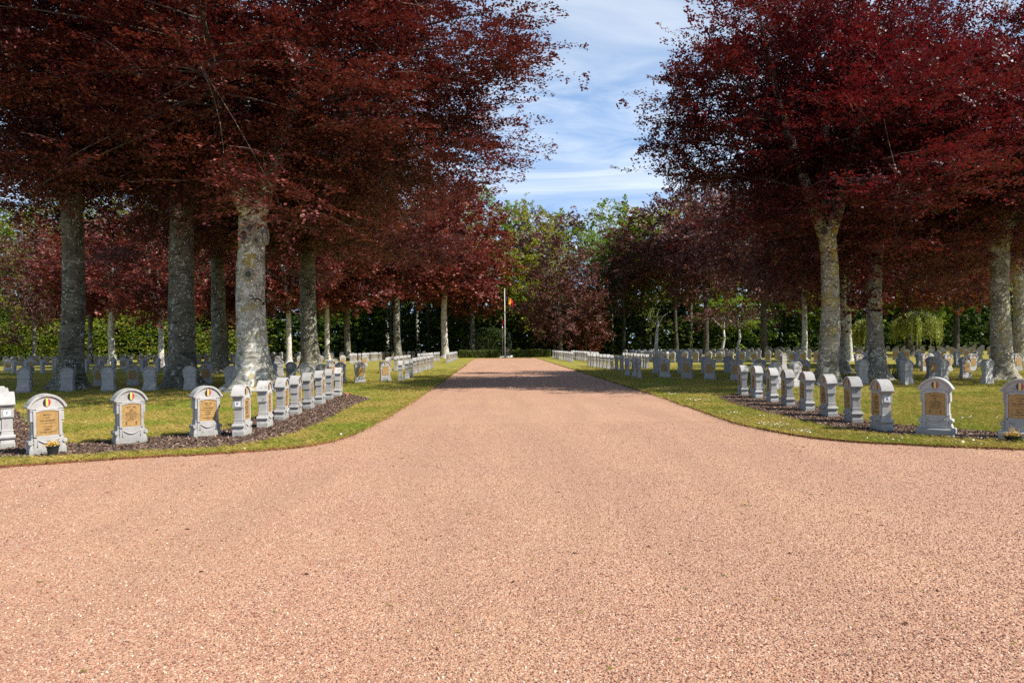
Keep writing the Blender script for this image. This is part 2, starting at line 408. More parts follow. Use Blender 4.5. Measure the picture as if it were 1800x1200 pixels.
M['bark_rough'] = bark_mat('rough_pale_bark', (0.19, 0.165, 0.12), (0.40, 0.365, 0.29), (0.60, 0.58, 0.50), 0.4, yellow=0.6, ring=1.6)
M['bark_white'] = bark_mat('white_birch_bark', (0.34, 0.31, 0.27), (0.56, 0.53, 0.48), (0.68, 0.66, 0.6), 0.5)
M['bark_dark'] = bark_mat('dark_forest_bark', (0.04, 0.036, 0.028), (0.10, 0.09, 0.07), (0.16, 0.155, 0.12), 0.1)
M['bark_limb'] = bark_mat('limb_bark', (0.06, 0.048, 0.036), (0.13, 0.105, 0.08), (0.20, 0.18, 0.14), 0.1)
M['bark_scar'] = bark_mat('scar_bark', (0.30, 0.29, 0.25), (0.50, 0.48, 0.42), (0.55, 0.54, 0.5), 0.0)
M['pole'] = plain('white_pole', (0.62, 0.61, 0.58), 0.4, vary=0.04)
M['pot'] = plain('black_plastic_pot', (0.02, 0.02, 0.024), 0.4)
M['terracotta'] = plain('terracotta', (0.55, 0.24, 0.13), 0.8)
M['flower_y'] = leafy('yellow_petals', [(0, (0.50, 0.20, 0.02)), (0.5, (0.65, 0.42, 0.05)), (1, (0.75, 0.62, 0.35))], (0.6, 0.4, 0.05), 0.2)
M['dandelion'] = plain('dandelion_yellow', (0.85, 0.75, 0.01), 0.6, vary=0.1)
M['stem'] = plain('green_stem', (0.08, 0.14, 0.02), 0.6)
M['fgreen'] = leafy('fresh_blade', [(0, (0.05, 0.10, 0.012)), (1, (0.12, 0.2, 0.03))], (0.2, 0.32, 0.04), 0.3)
M['darkstone'] = plain('dark_slate', (0.05, 0.055, 0.065), 0.6)
M['memorial'] = plain('memorial_stone', (0.34, 0.27, 0.21), 0.85, vary=0.3, scale=12)

# ------------------------------------------------------------------ the ground
def poly_sheet(name, pts, z, mat, skirt=0.0, skirt_mat=None):
    bm = bmesh.new()
    vs = [bm.verts.new((p[0], p[1], z)) for p in pts]
    f = bm.faces.new(vs)
    if f.normal.z < 0: f.normal_flip()
    bm.normal_update()
    if f.normal.z < 0: f.normal_flip()
    if skirt:
        lo = [bm.verts.new((p[0], p[1], z - skirt)) for p in pts]
        n = len(pts)
        for i in range(n):
            q = bm.faces.new((vs[i], vs[(i+1) % n], lo[(i+1) % n], lo[i])); q.material_index = 1
    bmesh.ops.triangulate(bm, faces=[f])
    me = bpy.data.meshes.new(name); bm.to_mesh(me); bm.free()
    me.materials.append(mat)
    if skirt: me.materials.append(skirt_mat)
    o = obj(name, me); tag(o, kind='structure'); return o

poly_sheet('ground', [(-900, -300), (900, -300), (900, 1500), (-900, 1500)], -0.012, M['floor'])
poly_sheet('gravel_path', [(-70, -30), (70, -30), (70, 40), (5.6, 40), (5.6, 89), (-2.9, 89), (-2.9, 40), (-70, 40)], 0.0, M['gravel'])

def smooth_line(pts, n=6):
    out = []
    for i in range(len(pts)-1):
        p0 = pts[max(i-1, 0)]; p1 = pts[i]; p2 = pts[i+1]; p3 = pts[min(i+2, len(pts)-1)]
        for k in range(n):
            t = k/n
            out.append(0.5*((2*p1) + (p2-p0)*t + (2*p0-5*p1+4*p2-p3)*t*t + (3*p1-p0-3*p2+p3)*t**3))
    out.append(pts[-1]); return out
def v2(p): return Vector((p[0], p[1]))
LE = [v2(P(*q)) for q in ((0, 822), (200, 808), (400, 797), (500, 789), (565, 781), (612, 768), (650, 750))]
LE = [LE[0] + (LE[0]-LE[1])*14] + LE + [Vector((-2.44, 20)), Vector((-2.42, 35)), Vector((-2.42, 60)), Vector((-2.42, 87.5))]
RE = [v2(P(*q)) for q in ((1157, 696), (1230, 722), (1290, 743), (1350, 757), (1450, 773), (1600, 783), (1800, 791))]
RE = [Vector((5.12, 87.5)), Vector((5.12, 60)), Vector((5.12, 35))] + RE + [RE[-1] + (RE[-1]-RE[-2])*18]
def rough_edge(pl, amp):
    out = []
    for i in range(len(pl)-1):
        a, b = pl[i], pl[i+1]; d = (b-a).length; n = max(1, min(int(d/0.12), 400))
        nn = Vector((-(b-a).y, (b-a).x)).normalized()
        for k in range(n):
            q = a + (b-a)*k/n
            out.append(q + nn*amp*(mnoise.noise(Vector((q.x*2.1, q.y*2.1, 0))) + 0.7*mnoise.noise(Vector((q.x*9, q.y*9, 3)))))
    out.append(pl[-1]); return out
LEs = [LE[0]] + rough_edge(smooth_line(LE[1:8]), 0.035) + rough_edge(LE[7:], 0.05)
REs = rough_edge(RE[:4], 0.05)[:-1] + rough_edge(smooth_line(RE[3:-1]), 0.035) + [RE[-1]]
lawn_poly = LEs + REs + [Vector((110, 30)), Vector((110, 118)), Vector((-110, 118)), Vector((-110, 4))]
LAWN_Z = 0.035
poly_sheet('lawn', lawn_poly, LAWN_Z, M['grass'], 0.045, M['soil'])

def in_poly(xy, poly):
    poly = np.array([(p[0], p[1]) for p in poly]); x, y = xy[:, 0], xy[:, 1]
    ins = np.zeros(len(xy), bool); n = len(poly); j = n-1
    for i in range(n):
        xi, yi = poly[i]; xj, yj = poly[j]
        if yi != yj:
            c = ((yi > y) != (yj > y)) & (x < (xj-xi)*(y-yi)/(yj-yi) + xi)
            ins ^= c
        j = i
    return ins

def bed_px(pts): return rough_edge(smooth_line([v2(P(*q, LAWN_Z)) for q in pts] + [v2(P(*pts[0], LAWN_Z))], 4)[:-1], 0.03)
bed_left = bed_px([(-120, 818), (0, 806), (100, 803), (250, 794), (400, 785), (500, 767), (570, 740), (622, 712), (652, 701), (632, 697), (598, 690), (550, 697), (470, 725), (405, 752), (330, 763), (215, 773), (110, 780), (66, 770), (30, 722), (-30, 700), (-120, 705)])
bed_right = bed_px([(1262, 699), (1300, 713), (1380, 733), (1460, 750), (1540, 762), (1650, 769), (1800, 777), (1930, 784), (1930, 768), (1790, 762), (1700, 757), (1600, 749), (1530, 742), (1440, 717), (1365, 698), (1315, 690)])
poly_sheet('mulch_bed', bed_left, LAWN_Z + 0.006, M['mulch'])
poly_sheet('mulch_bed', bed_right, LAWN_Z + 0.006, M['mulch'])
row_beds = []
def strip_bed(x0, y0, x1, y1, w):
    d = (Vector((x1, y1)) - Vector((x0, y0))).normalized(); n = Vector((-d.y, d.x))*w
    a = Vector((x0, y0)) - d*0.9; b = Vector((x1, y1)) + d*0.7
    return [a-n, b-n, b+n, a+n]

# --- stuff scattered with geometry nodes
def scatter(name, pts, scales, src, mat, kind='stuff', tilt=0.3, zrot=True, seed=0, label=None):
    me = bpy.data.meshes.new(name); me.from_pydata([tuple(p) for p in pts], [], [])
    a = me.attributes.new('sc', 'FLOAT', 'POINT'); a.data.foreach_set('value', np.asarray(scales, dtype=np.float32))
    rot = np.zeros((len(pts), 3), np.float32); r = np.random.default_rng(seed)
    rot[:, 0] = r.normal(0, tilt, len(pts)); rot[:, 1] = r.normal(0, tilt, len(pts)); rot[:, 2] = r.uniform(0, 6.283, len(pts))
    a = me.attributes.new('ro', 'FLOAT_VECTOR', 'POINT'); a.data.foreach_set('vector', rot.ravel())
    me.materials.append(mat)
    o = obj(name, me); tag(o, kind=kind, label=label)
    g = bpy.data.node_groups.new(name + '_nodes', 'GeometryNodeTree')
    g.interface.new_socket('Geometry', in_out='INPUT', socket_type='NodeSocketGeometry')
    g.interface.new_socket('Geometry', in_out='OUTPUT', socket_type='NodeSocketGeometry')
    gi = g.nodes.new('NodeGroupInput'); go = g.nodes.new('NodeGroupOutput')
    ip = g.nodes.new('GeometryNodeInstanceOnPoints')
    oi = g.nodes.new('GeometryNodeObjectInfo'); oi.inputs['Object'].default_value = src; oi.inputs['As Instance'].default_value = True
    s = g.nodes.new('GeometryNodeInputNamedAttribute'); s.data_type = 'FLOAT'; s.inputs[0].default_value = 'sc'
    ro = g.nodes.new('GeometryNodeInputNamedAttribute'); ro.data_type = 'FLOAT_VECTOR'; ro.inputs[0].default_value = 'ro'
    e = g.nodes.new('FunctionNodeEulerToRotation')
    g.links.new(gi.outputs[0], ip.inputs['Points']); g.links.new(oi.outputs['Geometry'], ip.inputs['Instance'])
    g.links.new(s.outputs[0], ip.inputs['Scale']); g.links.new(ro.outputs[0], e.inputs[0]); g.links.new(e.outputs[0], ip.inputs['Rotation'])
    g.links.new(ip.outputs[0], go.inputs[0])
    md = o.modifiers.new('scatter', 'NODES'); md.node_group = g
    return o
def source(name, me): return bpy.data.objects.new(name, me)      # never linked to the scene: only the shape that is scattered

# pebble
def pebble_mesh():
    bm = bmesh.new(); bmesh.ops.create_icosphere(bm, subdivisions=1, radius=1)
    for v in bm.verts:
        v.co *= random.uniform(0.75, 1.2); v.co.z *= 0.62; v.co.x *= 1.2
    me = bpy.data.meshes.new('pebble_shape'); bm.to_mesh(me); bm.free(); me.materials.append(M['pebble']); return me
def view_points(n, y0, y1, power=1.0, margin=1.06):
    y = y0 + (y1-y0)*rng.random(n)**power
    x = (rng.random(n)*2-1)*y*0.72*margin + y*0.0248
    return np.stack([x, y], 1)
pp = view_points(230000, 2.6, 15, 1.2)
pp = pp[~in_poly(pp, lawn_poly)]
sc = 0.0032 + 0.0055*rng.random(len(pp))**2
scatter('gravel', np.column_stack([pp, sc*0.25]), sc, source('pebble_shape', pebble_mesh()), M['pebble'], tilt=0.5, seed=1)

# grass tuft
def tuft_mesh(nb=9, h=0.034, spread=0.035, w=0.0035, seed=3):
    r = random.Random(seed); mb = MB()
    for i in range(nb):
        x, y = r.gauss(0, spread), r.gauss(0, spread); a = r.uniform(0, 6.28); hh = h*r.uniform(0.5, 1.3)
        lx, ly = r.gauss(0, hh*0.5), r.gauss(0, hh*0.5); dx_, dy_ = math.cos(a)*w, math.sin(a)*w
        mb.add([(x-dx_, y-dy_, -0.004), (x+dx_, y+dy_, -0.004), (x+lx+dx_*0.5, y+ly+dy_*0.5, hh*0.7), (x+lx*1.8, y+ly*1.8, hh)], [(0, 1, 2), (0, 2, 3)])
    return mb.mesh('tuft_shape', [M['blade']])
gp = np.concatenate([view_points(90000, 9, 22, 1.0, 1.15), view_points(60000, 22, 48, 1.0)])
gp = gp[in_poly(gp, lawn_poly)]
gp = gp[~in_poly(gp, bed_left) & ~in_poly(gp, bed_right)]
gs = (0.65 + 0.6*rng.random(len(gp)))*np.where(gp[:, 1] > 24, 1.35, 1.0)
# longer blades fringe the lawn edge
fr = []
for q in LEs[1:-1] + REs[1:-1]:
    if 9 < q.y < 45 and abs(q.x) < q.y*0.85:
        for k in range(3): fr.append((q.x + random.gauss(0, 0.03), q.y + random.gauss(0, 0.03)))
gp = np.concatenate([gp, np.array(fr)]); gs = np.concatenate([gs, 0.9 + 0.7*rng.random(len(fr))])
scatter('grass', np.column_stack([gp, np.full(len(gp), LAWN_Z)]), gs, source('tuft_shape', tuft_mesh()), M['blade'], tilt=0.1, seed=2)

# bark chips
def chip_mesh():
    mb = MB(); mb.box(-1, 1, -0.42, 0.42, -0.12, 0.12); me = mb.mesh('chip_shape', [M['chip']])
    for v in me.vertices: v.co.x *= 1 + 0.35*math.sin(v.co.y*9 + v.co.z*20); v.co.z += 0.1*v.co.x*v.co.y
    return me
bl = np.array([(p[0], p[1]) for p in bed_left]); br = np.array([(p[0], p[1]) for p in bed_right])
cps = []
for b_, poly in ((bl, bed_left), (br, bed_right)):
    lo, hi = b_.min(0) - 0.05, b_.max(0) + 0.05
    n = int((hi-lo).prod()*1500); q = lo + (hi-lo)*rng.random((min(n, 90000), 2)); cps.append(q[in_poly(q, poly)])
    # strays over the edge
    for p in poly[::2]:
        if rng.random() < 0.6: cps.append(np.array([[p[0] + rng.normal(0, 0.07), p[1] + rng.normal(0, 0.07)]]))
cp = np.concatenate(cps)
scatter('bark_mulch', np.column_stack([cp, LAWN_Z + 0.008 + 0.02*rng.random(len(cp))]), 0.010 + 0.018*rng.random(len(cp)), source('chip_shape', chip_mesh()), M['chip'], tilt=0.45, seed=3)

# reddish litter of needles and soil that gathers along the lawn edges
lt = []
for pl_, dens in ((LEs[1:-1], 7), (REs[1:-1], 11)):
    for q in pl_:
        if 8 < q.y < 60 and abs(q.x) < q.y*.9:
            for k in range(dens): lt.append((q.x + random.gauss(0, .055), q.y + random.gauss(0, .055), random.uniform(.002, .03)))
M['litter'] = inst_mat('edge_litter', [(0, (0.05, 0.02, 0.012)), (0.5, (0.20, 0.07, 0.03)), (1, (0.36, 0.16, 0.08))])
scatter('edge_litter', lt, 0.006 + 0.014*rng.random(len(lt)), source('litter_shape', (lambda m_: (m_.materials.clear(), m_.materials.append(M['litter']), m_)[2])(chip_mesh())), M['litter'], tilt=0.4, seed=8)

# daisies in the strip of lawn on the right
def daisy_mesh():
    mb = MB(); n = 9
    vs = [(0, 0, 0.3)]; fs = []
    for k in range(n):
        a = 2*math.pi*k/n; b2 = a + 2*math.pi/n*0.75
        i = len(vs); vs += [(math.cos(a), math.sin(a), 0.0), (math.cos(b2), math.sin(b2), 0.05)]; fs.append((0, i, i+1))
    mb.add(vs, fs); return mb.mesh('daisy_shape', [M['daisy']])
dz = []
for (px, py, n, s) in ((1225, 706, 22, .18), (1180, 695, 14, .2), (1364, 752, 16, .13), (1360, 748, 10, .2), (1212, 715, 10, .15), (1411, 762, 12, .12), (1330, 735, 10, .3),
                       (1560, 776, 8, .2), (1660, 772, 6, .2), (1700, 738, 5, .3), (1480, 745, 5, .3), (1285, 728, 10, .25), (1150, 683, 14, .4), (960, 640, 40, .9),
                       (200, 725, 3, .6), (140, 744, 2, .4), (400, 805, 5, .5), (640, 760, 6, .5), (700, 690, 25, 1.2), (740, 665, 25, 1.5), (1090, 665, 40, 1.3), (1760, 780, 6, .3), (1690, 784, 5, .2)):
    c = P(px, py)
    for k in range(int(n*1.6)): dz.append((c.x + random.gauss(0, s), c.y + random.gauss(0, s*1.2), LAWN_Z + 0.035))
dz = [q for q, k in zip(dz, in_poly(np.array([(a[0], a[1]) for a in dz]), lawn_poly)) if k]
scatter('daisies', dz, 0.010 + 0.011*rng.random(len(dz)), source('daisy_shape', daisy_mesh()), M['daisy'], tilt=0.25, seed=4)

# ------------------------------------------------------------------ gravestones
def arc(cz, r, a0, a1, n, cx=0.0):
    return [(cx + r*math.cos(a0 + (a1-a0)*k/n), cz + r*math.sin(a0 + (a1-a0)*k/n)) for k in range(n+1)]
A0, A1 = R(24), R(156)
def plaque_outline(hw, z0, z1, rise, n=6):
    return [(-hw, z0), (hw, z0)] + [(hw*math.cos(math.pi*k/n) if 0 else hw - 2*hw*k/n, z1 + rise*math.sin(math.pi*k/n)) for k in range(n+1)]
def slab_mesh(detail):
    mb = MB()
    if detail == 2:
        mb.loft([(0, .275, .105), (.10, .272, .103), (.13, .260, .097), (.19, .244, .088), (.19, .252, .098), (.215, .252, .098), (.215, .240, .088), (.30, .232, .080),
                 (.30, .238, .088), (.315, .238, .088), (.315, .224, .074), (.52, .224, .074), (.52, .248, .090), (.655, .248, .090), (.655, .238, .080), (.67, .238, .080),
                 (.67, .251, .093), (.684, .251, .093), (.684, .240, .084), (.70, .240, .084), (.70, .253, .095), (.722, .253, .095), (.722, .232, .07), (.75, .232, .07)])
        mb.prism([(-.262, .712), (.262, .712)] + arc(.608, .283, A0, A1, 12), -.083, .083)
        mb.strip(arc(.608, .316, A0, A1, 14), arc(.608, .280, A0, A1, 14), -.108, .108)
        for s in (-1, 1):
            mb.ycyl(s*.268, .735, .026, -.112, .110, 10); mb.ycyl(s*.252, .205, .036, -.108, .106, 10)
            mb.ycyl(s*.268, .735, .011, -.120, .100, 8)
            # frame uprights round the plaque, butting on sill and head
            mb.box(min(s*.166, s*.206), max(s*.166, s*.206), -.107, -.06, .286, .69)
        mb.box(-.165, .165, -.105, -.06, .262, .298)
        n = 8; top = [(.165 - .33*k/n, .71) for k in range(n+1)]; low = [(.165 - .33*k/n, .652 + .026*math.sin(math.pi*k/n)) for k in range(n+1)]
        mb.strip(top, low, -.104, -.06)
        mb.box(-.205, .205, -.1065, -.05, .03, .262)
    elif detail == 1:
        mb.loft([(0, .275, .105), (.10, .272, .103), (.19, .246, .09), (.19, .256, .098), (.215, .256, .098), (.215, .236, .084), (.315, .226, .075), (.52, .226, .075), (.52, .248, .090),
                 (.66, .248, .090), (.66, .238, .080), (.68, .238, .080), (.68, .252, .094), (.722, .252, .094), (.722, .232, .07), (.75, .232, .07)])
        mb.prism([(-.262, .712), (.262, .712)] + arc(.608, .283, A0, A1, 8), -.083, .083)
        mb.strip(arc(.608, .316, A0, A1, 8), arc(.608, .280, A0, A1, 8), -.108, .108)
    else:
        mb.loft([(0, .275, .105), (.10, .272, .103), (.2, .245, .09), (.315, .226, .075), (.52, .226, .075), (.52, .248, .090), (.70, .248, .090), (.70, .28, .105), (.735, .285, .105)])
        mb.prism([(-.284, .736), (.284, .736)] + arc(.608, .314, A0, A1, 6), -.105, .105)
        mb.prism([(-.16, .30), (.16, .30), (.16, .655), (-.16, .655)], -.096, -.05, 1)
    return mb
def bronze_part(detail):
    mb = MB(); mb.prism(plaque_outline(.164, .299, .652, .025, 8 if detail == 2 else 2), -.094, -.07); return mb
def cockade_part():
    mb = MB(); r = .054; n = 10
    def band(x0, x1, m):
        x0, x1 = x0*r, x1*r
        top = []; bot = []
        for k in range(n+1):
            x = x0 + (x1-x0)*k/n; h = math.sqrt(max(r*r - x*x, 1e-8)); top.append((x, .80+h*1.12)); bot.append((x, .80-h*1.12))
        mb.prism(bot + top[::-1], -.097, -.06, m)
    band(-1, -.34, 0); band(-.33, .33, 1); band(.34, 1, 2)
    return mb
def garland_part():
    mb = MB()
    pts = [(x, -.1065 - .008, .245 - .06*math.cos(x/.15*math.pi/2)) for x in [(-.15 + .3*k/10) for k in range(11)]]
    mb.tube(pts, [.006 + .006*math.sin(math.pi*k/10) for k in range(11)], 6)
    for s in (-1, 1):
        mb.tube([(s*.152, -.112, .25), (s*.152, -.113, .19), (s*.153, -.114, .15), (s*.153, -.113, .135)], [.006, .006, .011, .004], 6)
    return mb
SLAB2 = slab_mesh(2).mesh('slab_fine', [M['stone']], bevel=0.0035)
SLAB1 = slab_mesh(1).mesh('slab_mid', [M['stone']])
SLAB0 = slab_mesh(0).mesh('slab_far', [M['stone'], M['bronze']])
BRZ2 = bronze_part(2).mesh('plaque_fine', [M['bronze']]); BRZ1 = bronze_part(1).mesh('plaque_mid', [M['bronze']])
COCK = cockade_part().mesh('cockade_shape', [M['black'], M['yellow'], M['red']])
GARL = garland_part().mesh('garland_shape', [M['stone']], smooth=True)
pl = MB(); pl.loft([(0, .312, .20), (.115, .310, .198), (.13, .298, .185)])
PLINTH = pl.mesh('plinth_shape', [M['stone']], bevel=0.004)

def strokes(mb, x0, x1, z, h, r, y):
    x = x0
    while x < x1 - .004:
        w = r.uniform(.010, .016)*h/.022
        if r.random() < 0.14: x += w; continue
        k = r.randrange(4); t = .0032*h/.022
        mb.box(x, x+t, y-.0015, y+.0015, z, z+h)
        if k in (0, 1): mb.box(x+t, x+w*.75, y-.0014, y+.0014, z+h-t, z+h)
        if k in (1, 2): mb.box(x+t, x+w*.75, y-.0014, y+.0014, z, z+t)
        if k == 3: mb.box(x+w*.6, x+w*.6+t, y-.0014, y+.0014, z, z+h)
        if k in (0, 3): mb.box(x+t, x+w*.6, y-.0013, y+.0013, z+h*.48, z+h*.48+t)
        x += w
def text_mesh(name, s, size, mat):
    c = bpy.data.curves.new(name, 'FONT'); c.body = s; c.size = size; c.align_x = 'CENTER'; c.align_y = 'CENTER'; c.extrude = 0.0015
    o = bpy.data.objects.new(name, c); COL.objects.link(o)
    bpy.context.view_layer.update()
    me = bpy.data.meshes.new_from_object(o.evaluated_get(bpy.context.evaluated_depsgraph_get()))
    bpy.data.objects.remove(o); me.materials.clear(); me.materials.append(mat); return me
stones = []     # every gravestone: location, rotation, description, extras
def add_stone(p, rz, label, group, **kw):
    stones.append(dict(x=p[0], y=p[1], rz=rz + random.gauss(0, 1.2), label=label, group=group, **kw))
TRUNKS = [(P(*q), .95) for q in ((448, 688), (322, 683), (122, 686), (385, 657), (548, 655), (1453, 678), (1545, 670), (1764, 669), (1788, 645), (1480, 658))] + \
    [(PZ(*q), .55) for q in ((783, 92), (829, 104), (700, 84), (612, 80), (575, 76), (508, 70), (282, 62), (198, 74), (158, 82), (395, 76), (1345, 74), (1413, 62), (1494, 58), (1600, 76), (1680, 82), (1611, 70), (1522, 70), (1299, 80), (1272, 86), (1153, 84))]
def row(p0, p1, n, rz, desc, group, look='grey', frm='from near end', jit=0.05, skip=()):
    a, b = v2(p0), v2(p1)
    k = 0
    for i in range(n):
        q = a + (b-a)*(i/(n-1) if n > 1 else 0)
        if i in skip or any((v2(t_) - q).length < r_ for t_, r_ in TRUNKS): continue
        lab = f"{look} gravestone, {ordn(k)} {frm} in {desc}"; k += 1
        add_stone((q.x + random.gauss(0, jit), q.y + random.gauss(0, jit)), rz, lab, group)
G = lambda x, y: P(x, y, LAWN_Z)

g1 = 'gravestones in the left front bark bed'
add_stone(G(82, 797), 44, 'pale gravestone with ruled bronze plaque and flower pot at its foot, left bark bed', g1, hero='A')
add_stone(G(228, 779), 44, 'pale gravestone with two small emblems on its plaque, between pot stone and copper plaque stone', g1, hero='B')
add_stone(G(361, 767), 44, 'pale gravestone beside the P marked stone, smooth copper coloured plaque without emblems', g1, hero='C')
add_stone(G(12, 786), -51, 'narrow-on grey gravestone with white P sign at the photo edge, left bark bed', g1, hero='P')
row(G(2, 775), G(-26, 748), 4, -49, 'row behind the edge stone marked P', g1)
xs = [(426, 765), (466, 750), (495, 737), (520, 728), (543, 718), (563, 710), (579, 702), (594, 696)]
for i, (a, b) in enumerate(xs):
    lab = 'edge-on pale gravestone with white P sign at the near end of left bark bed row' if i == 0 else \
        f'edge-on pale gravestone, {ordn(i)} behind the P marked stone in left bark bed row'
    add_stone(G(a, b), 94, lab, g1, hero='P' if i == 0 else 'N')
g2 = 'gravestones in the right front bark bed'
add_stone(G(1646, 764), -38, 'shaded gravestone on a plinth, emblems on bronze plaque, bright tricolour badge, right bark bed', g2, hero='B', plinth=True)
add_stone(G(1792, 772), -38, 'shaded gravestone with ruled plaque behind a planted bowl at the right photo edge', g2, hero='A', plinth=True)
xs = [(1550, 757), (1500, 743), (1457, 732), (1418, 722), (1385, 714), (1357, 707), (1330, 700), (1306, 695)]
for i, (a, b) in enumerate(xs):
    lab = 'edge-on shaded gravestone with white A sign at the near end of right bark bed row' if i == 0 else \
        f'edge-on shaded gravestone, {ordn(i)} behind the A marked stone in right bark bed row'
    add_stone(G(a, b), -96, lab, g2, hero='S' if i == 0 else 'N')
gl = 'gravestones on the left lawn'
row(G(43, 690), G(408, 685), 6, 184, 'nearest shaded left row turned away', gl, 'dark-backed', 'from photo edge')
row(G(48, 681), G(596, 672), 10, 6, 'shaded left row facing us with badges', gl, 'dark', 'from photo edge')
row(G(23, 657), G(300, 653), 12, 140, 'narrow-looking shaded row among the left trunks', gl, 'dark-backed', 'from photo edge')
row(G(14, 652), G(640, 644), 17, 24, 'sunlit row behind the left beech trunks', gl, 'pale', 'from photo edge')
row(G(-20, 641), G(470, 637), 34, 30, 'long far row behind the sunlit left row', gl, 'small pale', 'from photo edge')
row(G(-20, 634), G(600, 629), 44, 150, 'last pale row before the left forest', gl, 'tiny pale', 'from photo edge')
row(G(480, 636), G(640, 634), 9, 20, 'short far row right of the big lit beech', gl, 'small pale', 'from left')
row(G(492, 662), G(545, 684), 3, 190, 'shaded cluster behind the edge-on left row', gl, 'dark-backed', 'from the back')
row(G(568, 682), G(590, 660), 3, 60, 'group between edge-on row and path lawn', gl, 'grey')
row(G(635, 673), G(676, 670), 2, 22, 'sunlit pair beside the left path row', gl, 'pale', 'from the left')
row(G(705, 669), (G(705, 669).x + .15, G(705, 669).y + 2.8), 3, 93, 'trio edge-on at the left path lawn', gl, 'pale')
x0 = G(728, 657)
row(x0, (x0.x + .1, x0.y + 12.0), 10, 93, 'first long edge-on left path row', gl, 'pale')
x0 = G(785, 638)
row(x0, (x0.x + .1, x0.y + 15), 12, 93, 'last edge-on left path row', gl, 'pale')
row(G(682, 656), G(718, 645), 8, 93, 'second edge-on row left, behind the trio', gl, 'pale')
row(G(617, 639), G(675, 632), 14, 93, 'third edge-on left path row', gl, 'small pale')
row(G(737, 640), G(772, 634), 9, 93, 'inner edge-on left path row', gl, 'small pale')
row(G(650, 632), G(745, 628), 11, 10, 'front-facing far row left of the hedge', gl, 'small pale', 'from the left')
row(G(760, 624), G(1000, 622), 18, 0, 'farthest row behind the flagpole hedge', gl, 'tiny', 'from the left')
gr = 'gravestones on the right lawn'
x0 = G(1124, 665)
row(x0, (x0.x - .05, x0.y + 2.8), 3, -92, 'trio edge-on at the right path lawn', gr, 'pale-sided')
row(G(1168, 664), G(1290, 669), 4, -36, 'dark-faced row beside the right trio', gr, 'dark', 'from the trio')
row(G(1155, 657), G(1285, 656), 4, 150, 'turned-away row behind the dark-faced four', gr, 'grey-backed', 'from the trio')
row(G(1330, 688), G(1398, 680), 3, 212, 'tall pale trio behind the right bark bed', gr, 'pale-backed', 'from the left')
row(G(1344, 669), G(1414, 671), 2, -22, 'badged pair between pale backs and thick trunk', gr, 'grey', 'from the left')
row(G(1380, 650), G(1400, 640), 2, 212, 'pair behind the badged pair', gr, 'pale-backed')
row(G(1527, 664), G(1697, 666), 4, 14, 'sunlit badged row between the right trunks', gr, 'pale', 'from the left')
row(G(1519, 676), G(1738, 675), 4, 202, 'turned-away row between the right trunks', gr, 'grey-backed', 'from the left')
row(G(1510, 653), G(1790, 652), 8, 12, 'second sunlit row right of the thick trunk', gr, 'grey', 'from the left', skip=(2,))
row(G(1520, 645), G(1810, 642), 10, 205, 'turned-away row in the right field middle', gr, 'small dark-backed', 'from the left')
row(G(1184, 637), G(1435, 637), 13, -34, 'middle dark row right of the path rows', gr, 'small dark', 'from the path')
row(G(1195, 632), G(1440, 631), 15, 150, 'turned-away middle right row', gr, 'small grey', 'from the path')
row(G(1100, 627), G(1420, 624), 30, -35, 'far dark row before the right forest', gr, 'tiny dark', 'from the path')
row(G(1210, 621), G(1820, 616), 42, -33, 'last row along the right forest edge', gr, 'tiny dark', 'from the path')
row(G(1490, 633), G(1810, 631), 16, -30, 'far right row facing the path', gr, 'small dark', 'from the thick trunk')
row(G(1490, 625), G(1810, 623), 20, -30, 'second farthest row at far right', gr, 'small dark', 'from the thick trunk')
row(G(1630, 652), G(1648, 641), 5, 93, 'white edge-on group behind the badged row', gr, 'white-sided')
row(G(1092, 652), G(1035, 643), 10, -92, 'first long edge-on right path row', gr, 'pale-sided')
row(G(1140, 648), G(1097, 641), 9, -92, 'second edge-on right path row', gr, 'pale-sided')
row(G(1050, 638), G(1006, 630), 16, -92, 'third edge-on right path row', gr, 'small pale-sided')
row(G(1006, 636), G(974, 629), 11, -92, 'edge-on row nearest the hedge at right', gr, 'small pale-sided')
row(G(1172, 637), G(1108, 629), 15, -92, 'outer edge-on right path row', gr, 'small pale-sided')
row(G(1232, 632), G(1150, 626), 12, -92, 'outermost edge-on right path row', gr, 'small pale-sided')

stones.sort(key=lambda s: math.hypot(s['x'], s['y']))
